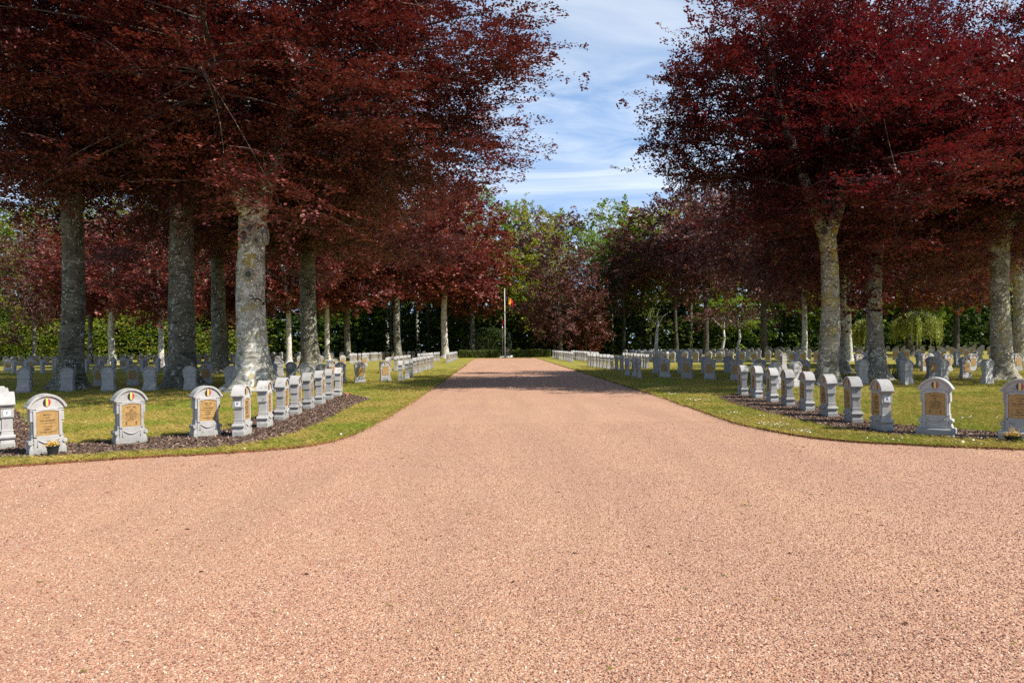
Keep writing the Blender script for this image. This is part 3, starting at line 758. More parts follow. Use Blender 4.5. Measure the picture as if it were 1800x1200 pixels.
# keep trunks and stones apart
trunk_spots = []
def build_stone(i, s):
    d = math.hypot(s['x'], s['y'])
    lvl = 2 if d < 27 else (1 if d < 58 else 0)
    if 'hero' in s or d < 22: lvl = 2
    z = LAWN_Z - 0.01
    if lvl == 0:
        o = obj('gravestone', SLAB0, loc=(s['x'], s['y'], z), rz=R(s['rz'])); o.scale = (.91, 1, 1.02)
        return tag(o, s['label'], 'gravestone', s['group'])
    root = obj('gravestone', None, loc=(s['x'], s['y'], z), rz=R(s['rz']))
    root.rotation_euler = (R(random.gauss(0, 1.1)), R(random.gauss(0, 1.1)), R(s['rz']))
    root.scale = (.91, 1, 1.02*random.uniform(.985, 1.015))
    tag(root, s['label'], 'gravestone', s['group'])
    up = 0
    if s.get('plinth'):
        obj('plinth', PLINTH, root); up = .05
    obj('slab', SLAB2 if lvl == 2 else SLAB1, root, (0, 0, up))
    pq = obj('plaque', BRZ2 if lvl == 2 else BRZ1, root, (0, 0, up))
    obj('badge', COCK, root, (0, 0, up))
    if lvl == 2: obj('garland', GARL, root, (0, 0, up))
    h = s.get('hero')
    if lvl == 2 and h in ('A', 'B', 'C', 'N', 'P', 'S'):
        r = random.Random(i); mb = MB(); y = -.0955
        if h == 'A':
            lines = [(.055, .60, .022), (.035, .56, .015), (.11, .515, .018), (.07, .425, .013), (.11, .345, .013)]
            mb.box(-.11, .11, y-.001, y+.001, .485, .489)
        elif h == 'B' or (h == 'N' and i % 2):
            lines = [(.075, .61, .020), (.03, .575, .012), (.03, .55, .012), (.085, .52, .012), (.10, .492, .013), (.09, .464, .013), (.10, .436, .013), (.08, .410, .012)]
            for sx in (-1, 1):
                mb.box(sx*.085-.014, sx*.085+.014, y-.003, y+.002, .336, .344); mb.box(sx*.085-.004, sx*.085+.004, y-.0031, y+.0021, .345, .385)
                mb.box(sx*.085-.014, sx*.085+.014, y-.0032, y+.0022, .366, .372)
        else:
            lines = [(.07, .60, .019), (.05, .565, .013), (.11, .52, .014), (.11, .485, .012), (.06, .45, .012), (.06, .41, .016), (.11, .345, .012)]
        for hw, zz_, hh in lines: strokes(mb, -hw, hw, zz_, hh, r, y)
        tag(obj('lettering', mb.mesh('lettering', [M['letter']]), root, (0, 0, up)), kind='stuff')
        if h == 'A':
            tm = tag(obj('lettering', text_mesh('mort', 'MORT', .034, M['letter']), root, (0, y-.0005, .388+up)), kind='stuff'); tm.rotation_euler = (R(90), 0, 0)
    if h in ('P', 'S'):
        sx = -1 if h == 'P' else 1
        if s['rz'] < 0: sx = 1
        mb = MB(); mb.box(sx*.2485 if sx > 0 else -.2545, .2545 if sx > 0 else -.2485, -.05, .05, .545, .635)
        sg = obj('sign_plate', mb.mesh('sign', [M['whiteplate']]), root, (0, 0, 0))
        tm = obj('sign_letter', text_mesh('letter', 'P' if h == 'P' else 'A', .075, M['blueletter']), sg, (sx*.2555, 0, .59))
        tm.rotation_euler = (R(90), 0, R(90*sx))
    return root
MAXI = 298
for i, s in enumerate(stones[:MAXI]): build_stone(i, s)
rest = MB()
for s in stones[MAXI:]:
    c, sn = math.cos(R(s['rz'])), math.sin(R(s['rz'])); src_ = slab_mesh(0)
    vs = [(v[0]*c - v[1]*sn + s['x'], v[0]*sn + v[1]*c + s['y'], v[2] + LAWN_Z - .01) for v in src_.v]
    o_ = len(rest.v); rest.v += vs; rest.f += [tuple(k + o_ for k in f) for f in src_.f]; rest.m += src_.m
if rest.v:
    tag(obj('distant_gravestones', rest.mesh('distant_gravestones', [M['stone'], M['bronze']])), kind='stuff', label='farthest rows of tiny gravestones before the forest')
print('STONES', len(stones))

# ------------------------------------------------------------------ trees
def unit(a): return a/np.maximum(np.linalg.norm(a, axis=-1, keepdims=True), 1e-9)
def leaves_to_mesh(name, C, U, W, ln, wd, mats, midx=None):
    """C centre, U long axis, W side axis: one four-cornered leaf each"""
    n = len(C)
    V = np.empty((n, 4, 3)); V[:, 0] = C - U*ln[:, None]*.5; V[:, 1] = C + W*wd[:, None]*.5 - U*ln[:, None]*.02
    V[:, 2] = C + U*ln[:, None]*.5; V[:, 3] = C - W*wd[:, None]*.5 - U*ln[:, None]*.02
    me = bpy.data.meshes.new(name)
    me.vertices.add(n*4); me.vertices.foreach_set('co', V.astype(np.float32).ravel())
    me.loops.add(n*4); me.loops.foreach_set('vertex_index', np.arange(n*4, dtype=np.int32))
    me.polygons.add(n); me.polygons.foreach_set('loop_start', np.arange(0, n*4, 4, dtype=np.int32))
    me.polygons.foreach_set('loop_total', np.full(n, 4, dtype=np.int32))
    for m in mats: me.materials.append(m)
    if midx is not None: me.polygons.foreach_set('material_index', midx.astype(np.int32))
    me.update(calc_edges=True); return me
def sprays(r, O, D, length, nl, width=.36, thick=.07, leaf=(.07, .13), jit=.55, droop=.12):
    """fans of leaves: origins O, directions D (unit)"""
    n = len(O); t = r.random((n, nl))**.75; s = (r.random((n, nl))*2-1)
    up = np.array([0, 0, 1.0]); side = unit(np.cross(D, up) + 1e-6); nrm = unit(np.cross(side, D))
    wv = width*(1-.65*t)*length[:, None]
    C = O[:, None] + D[:, None]*(t*length[:, None])[..., None] + side[:, None]*(s*wv)[..., None] + nrm[:, None]*(r.normal(0, thick, (n, nl))*length[:, None])[..., None]
    C[..., 2] -= droop*(t**2)*length[:, None]
    U = unit(D[:, None]*.8 + side[:, None]*(np.sign(s)*.9)[..., None] + r.normal(0, .35, (n, nl, 3)))
    Nn = unit(nrm[:, None] + r.normal(0, jit, (n, nl, 3)))
    W = unit(np.cross(U, Nn))
    ln = leaf[0] + (leaf[1]-leaf[0])*r.random((n, nl))
    return C.reshape(-1, 3), U.reshape(-1, 3), W.reshape(-1, 3), ln.ravel(), (ln*.72).ravel()
def crown_skeleton(seed, zb, zt, rx, bot=.45, nclu=110, inner=.35, lump=.22, power=1.0, low=0.0):
    r = np.random.default_rng(seed)
    cz = zb + (zt-zb)*bot; pts = []
    off = Vector((seed*3.1, seed*1.7, 0))
    tries = 0
    while len(pts) < nclu and tries < nclu*60:
        tries += 1
        d = r.normal(size=3); d /= np.linalg.norm(d)
        rad = r.uniform(.72, 1.0) if r.random() > inner else r.uniform(.3, .75)
        lp = 1 + lump*2*mnoise.noise(Vector(d)*1.7 + off)
        hz = (zt-cz) if d[2] > 0 else (cz-zb)
        pw = 2.6 if d[2] < 0 else 2.2
        d = d/((math.hypot(d[0], d[1])**pw + abs(d[2])**pw)**(1/pw))
        p = np.array([d[0]*rx, d[1]*rx, d[2]*hz])*rad*lp; p[2] += cz
        if p[2] < zb - low: continue
        md = min((np.linalg.norm((p-q)*np.array([1, 1, 1.5])) for q in pts), default=99)
        if md > rx*.9/(nclu**.333)*(.95 if tries < nclu*20 else .6): pts.append(p)
    return np.array(pts), cz
def bez(a, b, c, n): return [a*(1-t)**2 + b*2*t*(1-t) + c*t*t for t in [k/n for k in range(n+1)]]
def make_tree_meshes(name, seed, zb, zt, rx, r0, nclu, sp_per, nl, leaf, slen, fork=None, bot=.42, stems=3, lean=.25, upt=.15, wmesh=10, rings=True, inner=.35,
                     lump=.22, flare=1.9, low=0.0, thick=.07, jit=.55, mat_trunk=None, limbs=13, csize=1.0, twigs=True, droop=.12, extra=None, collar=0, flat=.35, vs=.32, hang=0):
    r = np.random.default_rng(seed); rr = random.Random(seed)
    clu, cz = crown_skeleton(seed, zb, zt, rx, bot, nclu, inner, lump, low=low)
    if extra is not None: clu = np.concatenate([clu, np.array(extra)])
    fork = fork or zb*.95
    if hang:
        hg = []
        for k in range(hang):
            a = r.uniform(0, 6.28); q = r.uniform(.64, .97)*rx; hg.append((math.cos(a)*q, math.sin(a)*q, zb - r.uniform(-.3, 1.5)))
        clu = np.concatenate([clu, np.array(hg)])
    if collar:
        ring = []
        for k in range(collar):
            a = 2*math.pi*k/collar + r.uniform(-.2, .2); q = r.uniform(.22, .42)*rx; ring.append((math.cos(a)*q, math.sin(a)*q, zb + r.uniform(.5, 2.4)))
        clu = np.concatenate([clu, np.array(ring)])
    mb = MB()
    # trunk
    zs = [-.15, 0, .12, .3, .55, .9] + list(np.arange(1.4, fork - .2, .3)) + [fork]
    pts = []; rad = []
    bend = (rr.gauss(0, .06), rr.gauss(0, .06))
    for z in zs:
        k = z/max(fork, .1)
        pts.append(Vector((bend[0]*math.sin(k*3)*fork*.25, bend[1]*math.sin(k*2.4)*fork*.25, z)))
        rad.append(r0*(1-.22*max(k, 0)) * (1 + (flare-1)*math.exp(-max(z, 0)/(.42*max(r0/.5, .5)))) * (1.0 + (.10 if k > .88 else 0)))
    nseg = 28 if rings else wmesh
    # ring mesh with root lobes
    ring0 = len(mb.v)
    for i, p in enumerate(pts):
        for a_ in range(nseg):
            a = 2*math.pi*a_/nseg
            lobe = 1 + .20*math.exp(-max(zs[i], 0)/.5)*math.sin(a*5 + seed) + .05*mnoise.noise(Vector((math.cos(a)*1.5, math.sin(a)*1.5, zs[i]*.8 + seed)))*1.6
            lobe += .07*mnoise.noise(Vector((math.cos(a)*1.1 + 7, math.sin(a)*1.1, zs[i]*.75 + seed*2))) + .03*mnoise.noise(Vector((math.cos(a)*4, math.sin(a)*4, zs[i]*2.5)))
            mb.v.append((p.x + math.cos(a)*rad[i]*lobe, p.y + math.sin(a)*rad[i]*lobe, p.z))
    for i in range(len(pts)-1):
        for k in range(nseg):
            a = ring0 + i*nseg + k; b = ring0 + i*nseg + (k+1) % nseg
            mb.f.append((a, b, b+nseg, a+nseg)); mb.m.append(0)
    top = pts[-1]; skel = []
    rt = rad[-1]
    for s in range(stems):
        az = seed*1.3 + s*2*math.pi/stems + rr.uniform(-.4, .4)
        out = Vector((math.cos(az), math.sin(az), 0))
        end = top + out*(lean*(zt-fork)*rr.uniform(.6, 1.1)) + Vector((0, 0, (zt-fork)*rr.uniform(.68, .85)))
        mid = top + out*(lean*(zt-fork)*.45) + Vector((0, 0, (zt-fork)*.33))
        st = top - Vector((0, 0, rt*.8)) + out*rt*.35
        bp = bez(st, mid, end, 9)
        rs = rt*(.72 if stems > 1 else .98)
        mb.tube(bp, [rs*(1-.85*k/9) for k in range(10)], 14 if rings else 7, wob=.1)
        skel += [(q, rs*(1-.85*k/9)) for k, q in enumerate(bp) if k > 1]
    # limbs to far clusters
    order = sorted(range(len(clu)), key=lambda k: -math.hypot(clu[k][0], clu[k][1])*1.0 - rr.random()*rx*.5)
    lim = order[:limbs]
    for k in lim:
        tgt = Vector(clu[k])
        cand = [(q, rd) for q, rd in skel[:stems*8] if q.z < tgt.z + .2*rx] or skel[:3]
        q, rd = min(cand, key=lambda e: (e[0]-tgt).length + abs((tgt.z - e[0].z) - .35*(tgt-e[0]).length)*.8)
        mid = q.lerp(tgt, .5) + Vector((0, 0, .12*(tgt-q).length))
        bp = bez(q, mid, tgt, 7); rs = min(rd*.7, r0*.42)
        mb.tube(bp, [max(rs*(1-.82*j/7), .02)*(.75 if rings else 1) for j in range(8)], 8 if rings else 5, m=1, wob=.08)
        skel += [(w, rs*(1-.82*j/7)) for j, w in enumerate(bp) if j > 1]
    if twigs:
        for k in range(len(clu)):
            if k in lim: continue
            tgt = Vector(clu[k])
            q, rd = min(skel, key=lambda e: (e[0]-tgt).length + (3 if e[0].z > tgt.z + .5 else 0))
            mid = q.lerp(tgt, .55) + Vector((rr.gauss(0, .2), rr.gauss(0, .2), .10*(tgt-q).length + rr.gauss(0, .15)))
            bp = bez(q, mid, tgt, 5); rs = min(rd*.6, .07*(r0/.5))
            mb.tube(bp, [max(rs*(1-.75*j/5), .012)*(.7 if rings else 1) for j in range(6)], 5 if rings else 4, m=1)
    # fine bare twigs fan out inside each clump
    n = len(clu)*sp_per
    base = np.repeat(clu, sp_per, 0)
    outd = base.copy(); outd[:, 2] -= cz; outd[:, 2] *= .5; outd = unit(outd)
    rd_ = r.normal(size=(n, 3)); rd_[:, 2] *= flat
    D = unit(outd*.75 + unit(rd_)*.95 + np.array([0, 0, upt]))
    O = base + r.normal(0, 1, (n, 3))*np.array([.60, .60, vs])*csize*slen - outd*.3
    ln = slen*r.uniform(.6, 1.25, n)
    if twigs and rings:
        for k in range(0, n, 5):
            a = Vector(O[k]) - Vector(D[k])*.35; e = Vector(O[k] + D[k]*ln[k]*.8)
            mb.tube([a, (a+e)/2 + Vector((0, 0, .05)), e], [.009, .007, .004], 3, m=1, cap=False)
    C, U, W, l_, w_ = sprays(r, O, D, ln, nl, leaf=leaf, thick=thick, jit=jit, droop=droop)
    crown = leaves_to_mesh(name + '_crown', C, U, W, l_, w_, [M['copper']])
    trunk = mb.mesh(name + '_trunk', [mat_trunk or M['bark_grey'], M['bark_limb']], smooth=True)
    return trunk, crown
TREES = {}
def place_tree(kind, tr, cr, p, label, cat='tree', group=None, crown_mat=None, bark=None, scale=(1, 1, 1), rz=0, name='tree'):
    root = obj(name, None, loc=(p[0], p[1], LAWN_Z - .02), rz=rz); root.scale = scale
    tag(root, label, cat, group)
    t = obj('trunk', tr, root); c = obj('crown', cr, root)
    for o, m in ((t, bark), (c, crown_mat)):
        if m:
            o.material_slots[0].link = 'OBJECT'; o.material_slots[0].material = M[m]
    return root, t, c

# three kinds of large near beech
TD = make_tree_meshes('wide_beech', 11, 6.9, 21.5, 9.6, .57, 222, 36, 50, (.08, .14), 1.35, fork=6.9, bot=.34, stems=3, lean=.30, inner=.22, lump=.14, low=1.1, limbs=14, jit=.30, thick=.03, flat=.16, vs=.20, collar=5, hang=9, flare=2.4,
    extra=[(8.4, -1, 8.3), (9.0, 1, 9.4), (9.2, -2, 10.8), (9.5, 0, 12.4), (7.8, -3, 7.9), (7.8, 2.4, 8.2), (9.3, 2, 13.8), (8.9, -3, 12.8), (8.6, -1.5, 9.6)])
TB = make_tree_meshes('round_beech', 5, 8.0, 21, 7.2, .50, 145, 32, 46, (.085, .145), 1.35, inner=.25, fork=8.4, bot=.34, stems=3, lean=.28, lump=.16, limbs=12, jit=.30, thick=.03, flat=.16, vs=.20, collar=6, hang=8)
TR = make_tree_meshes('airy_beech', 23, 5.8, 16.4, 5.9, .40, 145, 34, 46, (.08, .135), 1.3, fork=5.9, bot=.36, stems=3, lean=.30, lump=.28, upt=.34, limbs=14, inner=.4, low=.3, jit=.30, thick=.03, flat=.2, vs=.18, collar=3, hang=8)
gb = 'old copper beeches on the left lawn'
pD = P(448, 688)
rootD, trD, crD = place_tree('d', *TD, pD, 'huge copper beech with ringed branch scars and sunlit pale trunk behind bark bed', group=gb, bark='bark_pale', crown_mat='copper', name='copper_beech')
place_tree('b', *TB, P(322, 683), 'thick dark-trunked copper beech left of the scarred pale trunk', group=gb, crown_mat='copper', scale=(1.06, 1.06, 1.0), rz=1.0, name='copper_beech')
place_tree('b', *TB, P(122, 686), 'dark copper beech with lichen speckled trunk nearest the left edge', group=gb, crown_mat='copper', scale=(.92, .92, 1.0), rz=3.2, name='copper_beech')
place_tree('b', *TB, P(385, 657), 'copper beech half hidden between the thick dark trunk and scarred trunk', group=gb, crown_mat='copper', scale=(.95, .95, 1.0), rz=4.4, name='copper_beech')
place_tree('b', *TB, P(548, 655), 'copper beech with olive-grey trunk right of the scarred pale trunk', group=gb, crown_mat='copper', scale=(1.12, 1.12, 1.0), rz=5.3, name='copper_beech')
ge = 'old copper beeches on the right lawn'
place_tree('r', *TR, P(1453, 678), 'crimson beech with the thickest flaking trunk behind the right bark bed', group=ge, bark='bark_rough', crown_mat='crimson', scale=(.94, .94, 1.0), rz=0.6, name='copper_beech')
place_tree('r', *TR, P(1545, 670), 'crimson beech with slim fluted trunk and low red branch', group=ge, bark='bark_rough', crown_mat='crimson', scale=(.82, .82, 1.0), rz=2.5, name='copper_beech')
place_tree('r', *TR, P(1764, 669), 'crimson beech with banded trunk at the right edge', group=ge, bark='bark_rough', crown_mat='crimson', scale=(.98, .98, .93), rz=4.1, name='copper_beech')
place_tree('r', *TR, P(1788, 645), 'crimson beech with split bark just behind the banded trunk', group=ge, bark='bark_rough', crown_mat='crimson', scale=(.9, .9, 1.05), rz=5.5, name='copper_beech')
place_tree('r', *TR, P(1480, 658), 'crimson beech hidden behind the thickest flaking trunk', group=ge, bark='bark_rough', crown_mat='crimson', scale=(.8, .8, 1.0), rz=1.9, name='copper_beech')

# branch scars on the big pale trunk
def scar_mesh():
    mb = MB(); pts = []
    for k in range(17):
        a = 2*math.pi*k/16; pts.append(Vector((math.cos(a)*.8, 0, math.sin(a)*.92)))
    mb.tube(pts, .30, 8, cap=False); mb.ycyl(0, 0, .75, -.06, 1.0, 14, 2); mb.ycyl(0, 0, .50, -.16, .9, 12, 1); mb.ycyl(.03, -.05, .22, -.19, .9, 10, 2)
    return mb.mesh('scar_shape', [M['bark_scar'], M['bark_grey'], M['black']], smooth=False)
SCAR = scar_mesh()
from mathutils.bvhtree import BVHTree
def knot(root, mesh, px, py, size, part='branch_scar'):
    """sets a ringed scar on the bark where the photograph shows one"""
    d = CAMROT.to_3x3() @ Vector(((px - 900)/FPX, (600 - py)/FPX, -1))
    inv = Matrix.LocRotScale(root.location, root.rotation_euler, root.scale).inverted()
    o_ = inv @ Vector((0, 0, EYE)); dd = (inv.to_3x3() @ d).normalized()
    hit, nrm, _, _ = BVHTree.FromPolygons([v.co for v in mesh.vertices], [tuple(p.vertices) for p in mesh.polygons]).ray_cast(o_, dd)
    if hit is None: return
    if nrm.dot(dd) > 0: nrm = -nrm
    n2 = Vector((nrm.x, nrm.y, nrm.z*.3)).normalized()
    s_ = obj(part, SCAR, root, hit + n2*size*.10)
    s_.rotation_euler = (-n2).to_track_quat('Y', 'Z').to_euler(); s_.scale = (size/root.scale.x, size/root.scale.x, size)
    if part == 'branch_scar' and root is not rootD:
        s_.material_slots[0].link = 'OBJECT'; s_.material_slots[0].material = M['bark_grey']
for (px, py, sz) in ((430, 414, .25), (466, 415, .29), (440, 399, .17), (450, 422, .12), (437, 482, .18)): knot(rootD, trD.data, px, py, sz)
for lab, ks in (('dark copper beech with lichen', ((103, 419, .17), (118, 372, .12), (135, 440, .1))), ('thick dark-trunked', ((332, 430, .13), (310, 398, .1))),
                ('copper beech half hidden', ((378, 440, .2), (382, 465, .14), (395, 500, .12))), ('copper beech with olive', ((543, 500, .14),)), ('crimson beech with the thickest', ((1449, 406, .13), (1440, 520, .12)))):
    for rt in [o for o in COL.objects if o.get('label', '').startswith(lab)]:
        for k_ in ks: knot(rt, [c for c in rt.children if c.name.startswith('trunk')][0].data, *k_)

# a small crown low on the right: red spray hanging before the slim trunk
def bunch(name, centre, rad, n, nl, leaf, mat, seed, slen=.9, flat=.5):
    r = np.random.default_rng(seed)
    O = np.array(centre) + r.normal(0, 1, (n, 3))*np.array(rad)*.5; D = unit(r.normal(size=(n, 3))*np.array([1, 1, flat]))
    C, U, W, l_, w_ = sprays(r, O, D, slen*r.uniform(.6, 1.2, n), nl, leaf=leaf)
    return leaves_to_mesh(name, C, U, W, l_, w_, [mat])

# far trees, leaves grow to clumps that read as foliage at their distance
F = {}
F['full1'] = make_tree_meshes('full_far', 31, 2.5, 20, 6.2, .36, 120, 10, 22, (.22, .38), 1.7, fork=6, bot=.36, stems=1, lean=.1, rings=False, wmesh=10, lump=.25, low=.5, limbs=9)
F['full2'] = make_tree_meshes('full_far_b', 37, 3.5, 20, 6.0, .34, 100, 10, 22, (.22, .38), 1.8, fork=6, bot=.40, stems=2, lean=.2, rings=False, wmesh=10, lump=.32, low=.5, limbs=9)
F['park1'] = make_tree_meshes('park_tree', 61, 6.3, 18, 6.0, .34, 105, 11, 22, (.22, .36), 1.6, fork=7, bot=.32, stems=2, lean=.2, rings=False, wmesh=10, lump=.28, low=.4, limbs=9, collar=5)
F['park2'] = make_tree_meshes('park_tree_b', 67, 5.6, 18, 5.6, .32, 95, 11, 22, (.22, .36), 1.6, fork=6.5, bot=.36, stems=3, lean=.22, rings=False, wmesh=10, lump=.34, low=.4, limbs=9, collar=5)
F['high1'] = make_tree_meshes('high_far', 41, 9.5, 24, 4.6, .30, 70, 9, 22, (.24, .40), 1.6, fork=13, bot=.45, stems=1, lean=.08, rings=False, wmesh=10, lump=.35, limbs=8)
F['high2'] = make_tree_meshes('high_far_b', 43, 7.0, 25, 5.0, .30, 75, 9, 22, (.24, .40), 1.7, fork=11, bot=.5, stems=2, lean=.12, rings=False, wmesh=10, lump=.35, limbs=8)
F['sparse'] = make_tree_meshes('sparse_far', 47, 5, 24, 4.6, .26, 80, 5, 14, (.18, .32), 1.8, fork=12, bot=.5, stems=3, lean=.16, rings=False, wmesh=10, lump=.4, limbs=12, upt=.4)
F['low'] = make_tree_meshes('low_far', 53, 1.0, 11, 4.2, .16, 60, 9, 20, (.20, .34), 1.3, fork=3, bot=.42, stems=3, lean=.25, rings=False, wmesh=8, lump=.3, limbs=6, low=.6)
def conifer_meshes():
    r = np.random.default_rng(3); mb = MB()
    mb.tube([Vector((0, 0, z)) for z in (-.1, 6, 12, 18, 25.5)], [.38, .3, .22, .12, .03], 9)
    O = []; D = []; ln = []
    for z in np.arange(6, 25, .42):
        R_ = .4 + (25.5-z)*.24; n = 13 if z < 20 else 9
        for k in range(n):
            a = r.uniform(0, 6.28); d = np.array([math.cos(a), math.sin(a), -.08]); m = r.uniform(.6, 1.0)
            for q in np.arange(.1, 1, .22): O.append(np.array([0, 0, z]) + d*R_*q*m); D.append(d); ln.append(R_*.34*m + .3)
    O = np.array(O); D = unit(np.array(D)); ln = np.array(ln)
    C, U, W, l_, w_ = sprays(r, O, D, ln, 7, leaf=(.22, .4), thick=.05, droop=.25)
    return mb.mesh('conifer_trunk', [M['bark_dark']], smooth=True), leaves_to_mesh('conifer_crown', C, U, W, l_, w_*.6, [M['conifer']])
F['conifer'] = conifer_meshes()

def far_tree(kind, px, dist, height, rad, mat, label, bark='bark_grey', rz=None, group=None, name='tree', base_h=None):
    tr, cr = F[kind]
    H0 = {'park1': 18, 'park2': 18, 'full1': 20, 'full2': 20, 'high1': 24, 'high2': 25, 'sparse': 24, 'low': 11, 'conifer': 25.5}[kind]
    R0 = {'park1': 6.4, 'park2': 6.2, 'full1': 6.6, 'full2': 6.6, 'high1': 5.4, 'high2': 5.8, 'sparse': 5.3, 'low': 4.8, 'conifer': 5}[kind]
    p = PZ(px, dist)
    return place_tree(kind, tr, cr, p, label, group=group, crown_mat=mat, bark=bark, scale=(rad/R0, rad/R0, height/H0), rz=random.uniform(0, 6.28) if rz is None else rz, name=name)

# park trees on the far lawn
gp_ = 'park trees on the far lawn'
far_tree('full1', 985, 94, 16.3, 5.7, 'purple', 'dome-shaped purple beech right of the flagpole', name='purple_beech', group=gp_)
far_tree('low', 1030, 97, 8.2, 3.0, 'rust', 'small rust-orange beech beside the dome-shaped purple beech', name='purple_beech', group=gp_)
far_tree('park1', 783, 92, 23, 8.4, 'copper_far', 'copper beech with pale trunk and orange lower leaves left of the flagpole', bark='bark_white', name='copper_beech', group=gp_)
far_tree('park2', 829, 104, 19.5, 7.2, 'rust', 'rust-red beech just left of the flagpole', name='copper_beech', group=gp_)
far_tree('park2', 700, 84, 24, 8.4, 'copper_far', 'tall copper beech over the left path rows', name='copper_beech', group=gp_)
far_tree('park2', 612, 80, 20, 7, 'copper_far', 'copper beech with thin bare stem right of the olive-grey trunk', name='copper_beech', group=gp_)
far_tree('park1', 575, 76, 17, 5.6, 'copper_far', 'copper beech with pale stem directly beside the olive-grey trunk', bark='bark_white', name='copper_beech', group=gp_)
far_tree('park2', 508, 70, 17, 5.4, 'copper_far', 'slender copper beech with leaning pink-grey stem', bark='bark_white', name='copper_beech', group=gp_)
far_tree('park2', 282, 62, 13, 4.8, 'copper_far', 'copper beech with white knobbly trunk between the dark trunks', bark='bark_white', name='copper_beech', group=gp_, rz=1)
far_tree('park1', 198, 74, 16, 6.6, 'copper_far', 'round copper beech with patchy pale trunk in the left field', bark='bark_pale', name='copper_beech', group=gp_)
far_tree('park2', 158, 82, 16, 5.6, 'copper_far', 'copper beech behind the round one in left field', name='copper_beech', group=gp_)
far_tree('park1', 395, 76, 16, 5.8, 'copper_far', 'copper beech glimpsed between the two middle dark trunks', name='copper_beech', group=gp_)
far_tree('full2', 60, 92, 19, 4.8, 'purple', 'thin purple-leaved tree at far left', name='purple_beech', group=gp_)
far_tree('high2', 1095, 105, 19, 5.2, 'purple', 'tall purple beech with twin dark stems right of the flagpole', name='purple_beech', group=gp_, bark='bark_dark')
far_tree('park2', 1240, 97, 25, 7.4, 'purple', 'broad purple beech behind the dark-faced stones', name='purple_beech', group=gp_, bark='bark_dark')
far_tree('high2', 1190, 107, 25, 6.4, 'purple', 'purple beech behind the pale broken birch', name='purple_beech', group=gp_, bark='bark_dark')
far_tree('park1', 1345, 74, 20, 6.8, 'purple', 'purple beech left of the thickest flaking trunk', name='purple_beech', group=gp_, bark='bark_dark')
far_tree('park2', 1413, 62, 16, 4.8, 'purple', 'purple beech with lichen-white trunk left of the thickest trunk', name='purple_beech', group=gp_, bark='bark_pale')
far_tree('park2', 1600, 76, 17.5, 7.2, 'rust', 'red-brown beech behind the weeping tree', name='copper_beech', group=gp_, bark='bark_dark')
far_tree('park1', 1680, 82, 17.5, 6.2, 'copper_far', 'copper beech left of the banded trunk', name='copper_beech', group=gp_, bark='bark_dark')
far_tree('park2', 1494, 58, 15, 4.4, 'crimson', 'crimson beech with straight thin trunk behind the fluted trunk', name='copper_beech', group=gp_, bark='bark_pale')

# the forest behind
random.seed(21)
gf = 'trees of the forest edge'
def forest_row(y0, px0, px1, n, kinds, rowname, hmul=1.0, jit=3.0):
    for i in range(n):
        px = px0 + (px1-px0)*(i+.5)/n + random.uniform(-.3, .3)*(px1-px0)/n
        kind, mat, h, rad = kinds(px, i)
        hh = h*hmul*random.uniform(.92, 1.08)
        kn = {'green': 'bright green', 'lime': 'yellow-green', 'dull': 'dull green', 'purple': 'purple-leaved', 'copper': 'copper-leaved', 'conifer': 'dark conifer'}[mat]
        far_tree(kind, px, y0 + random.uniform(-jit, jit), hh, rad, mat, f'{kn} forest tree, {ordn(i)} from the left in the {rowname}', bark=random.choice(['bark_dark', 'bark_dark', 'bark_grey', 'bark_pale']),
                 group=gf, name='forest_tree')
def k_front(px, i):
    r = random.random()
    if px < 130: return random.choice([('full1', 'lime', 22, 5.5), ('full2', 'green', 20, 5.5), ('sparse', 'lime', 25, 5)])
    if px < 500: return ('full2', random.choice(['green', 'lime', 'green', 'copper']), 14, 5.2)
    if px < 840: return random.choice([('high1', 'copper', 21, 5.2), ('full2', 'green', 13, 5)])
    if px < 945: return ('full1', 'lime' if i % 2 else 'green', 23, 5.6)
    if px < 1180: return random.choice([('high2', 'green', 21, 5), ('sparse', 'lime', 25, 5), ('high1', 'green', 21, 5)])
    return random.choice([('high1', 'purple', 21, 5.2), ('high2', 'lime', 22, 5), ('full1', 'green', 19, 5), ('full2', 'green', 15, 5), ('full2', 'lime', 17, 5)])
def k_back(px, i):
    if 890 < px < 960: return ('conifer', 'conifer', 31, 4.6) if i % 2 else ('high2', 'purple', 25, 5)
    return random.choice([('high2', 'lime', 28, 6.5), ('high1', 'green', 26, 6.5), ('sparse', 'lime', 29, 6), ('high2', 'green', 27, 6.5)])
forest_row(112, -60, 1880, 22, k_front, 'front line', .95)
forest_row(122, -80, 1900, 20, k_back, 'second line', .95)
forest_row(134, -80, 1900, 16, k_back, 'back line', 1.0)

# understory: dense leafy mass that closes the view below the crowns
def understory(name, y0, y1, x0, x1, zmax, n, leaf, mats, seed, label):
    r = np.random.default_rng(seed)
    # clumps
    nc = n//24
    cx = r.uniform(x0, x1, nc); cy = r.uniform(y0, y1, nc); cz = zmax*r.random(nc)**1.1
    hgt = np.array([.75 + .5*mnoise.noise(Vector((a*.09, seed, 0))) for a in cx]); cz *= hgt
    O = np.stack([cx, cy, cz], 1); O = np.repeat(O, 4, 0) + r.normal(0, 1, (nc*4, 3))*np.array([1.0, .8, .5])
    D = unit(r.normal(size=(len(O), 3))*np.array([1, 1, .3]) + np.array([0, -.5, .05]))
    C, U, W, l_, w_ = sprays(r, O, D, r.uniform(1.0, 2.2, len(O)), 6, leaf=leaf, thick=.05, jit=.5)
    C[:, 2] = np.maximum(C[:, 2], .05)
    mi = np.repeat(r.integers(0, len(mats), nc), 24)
    return tag(obj(name, leaves_to_mesh(name, C, U, W, l_, w_, mats, mi)), kind='stuff', label=label)
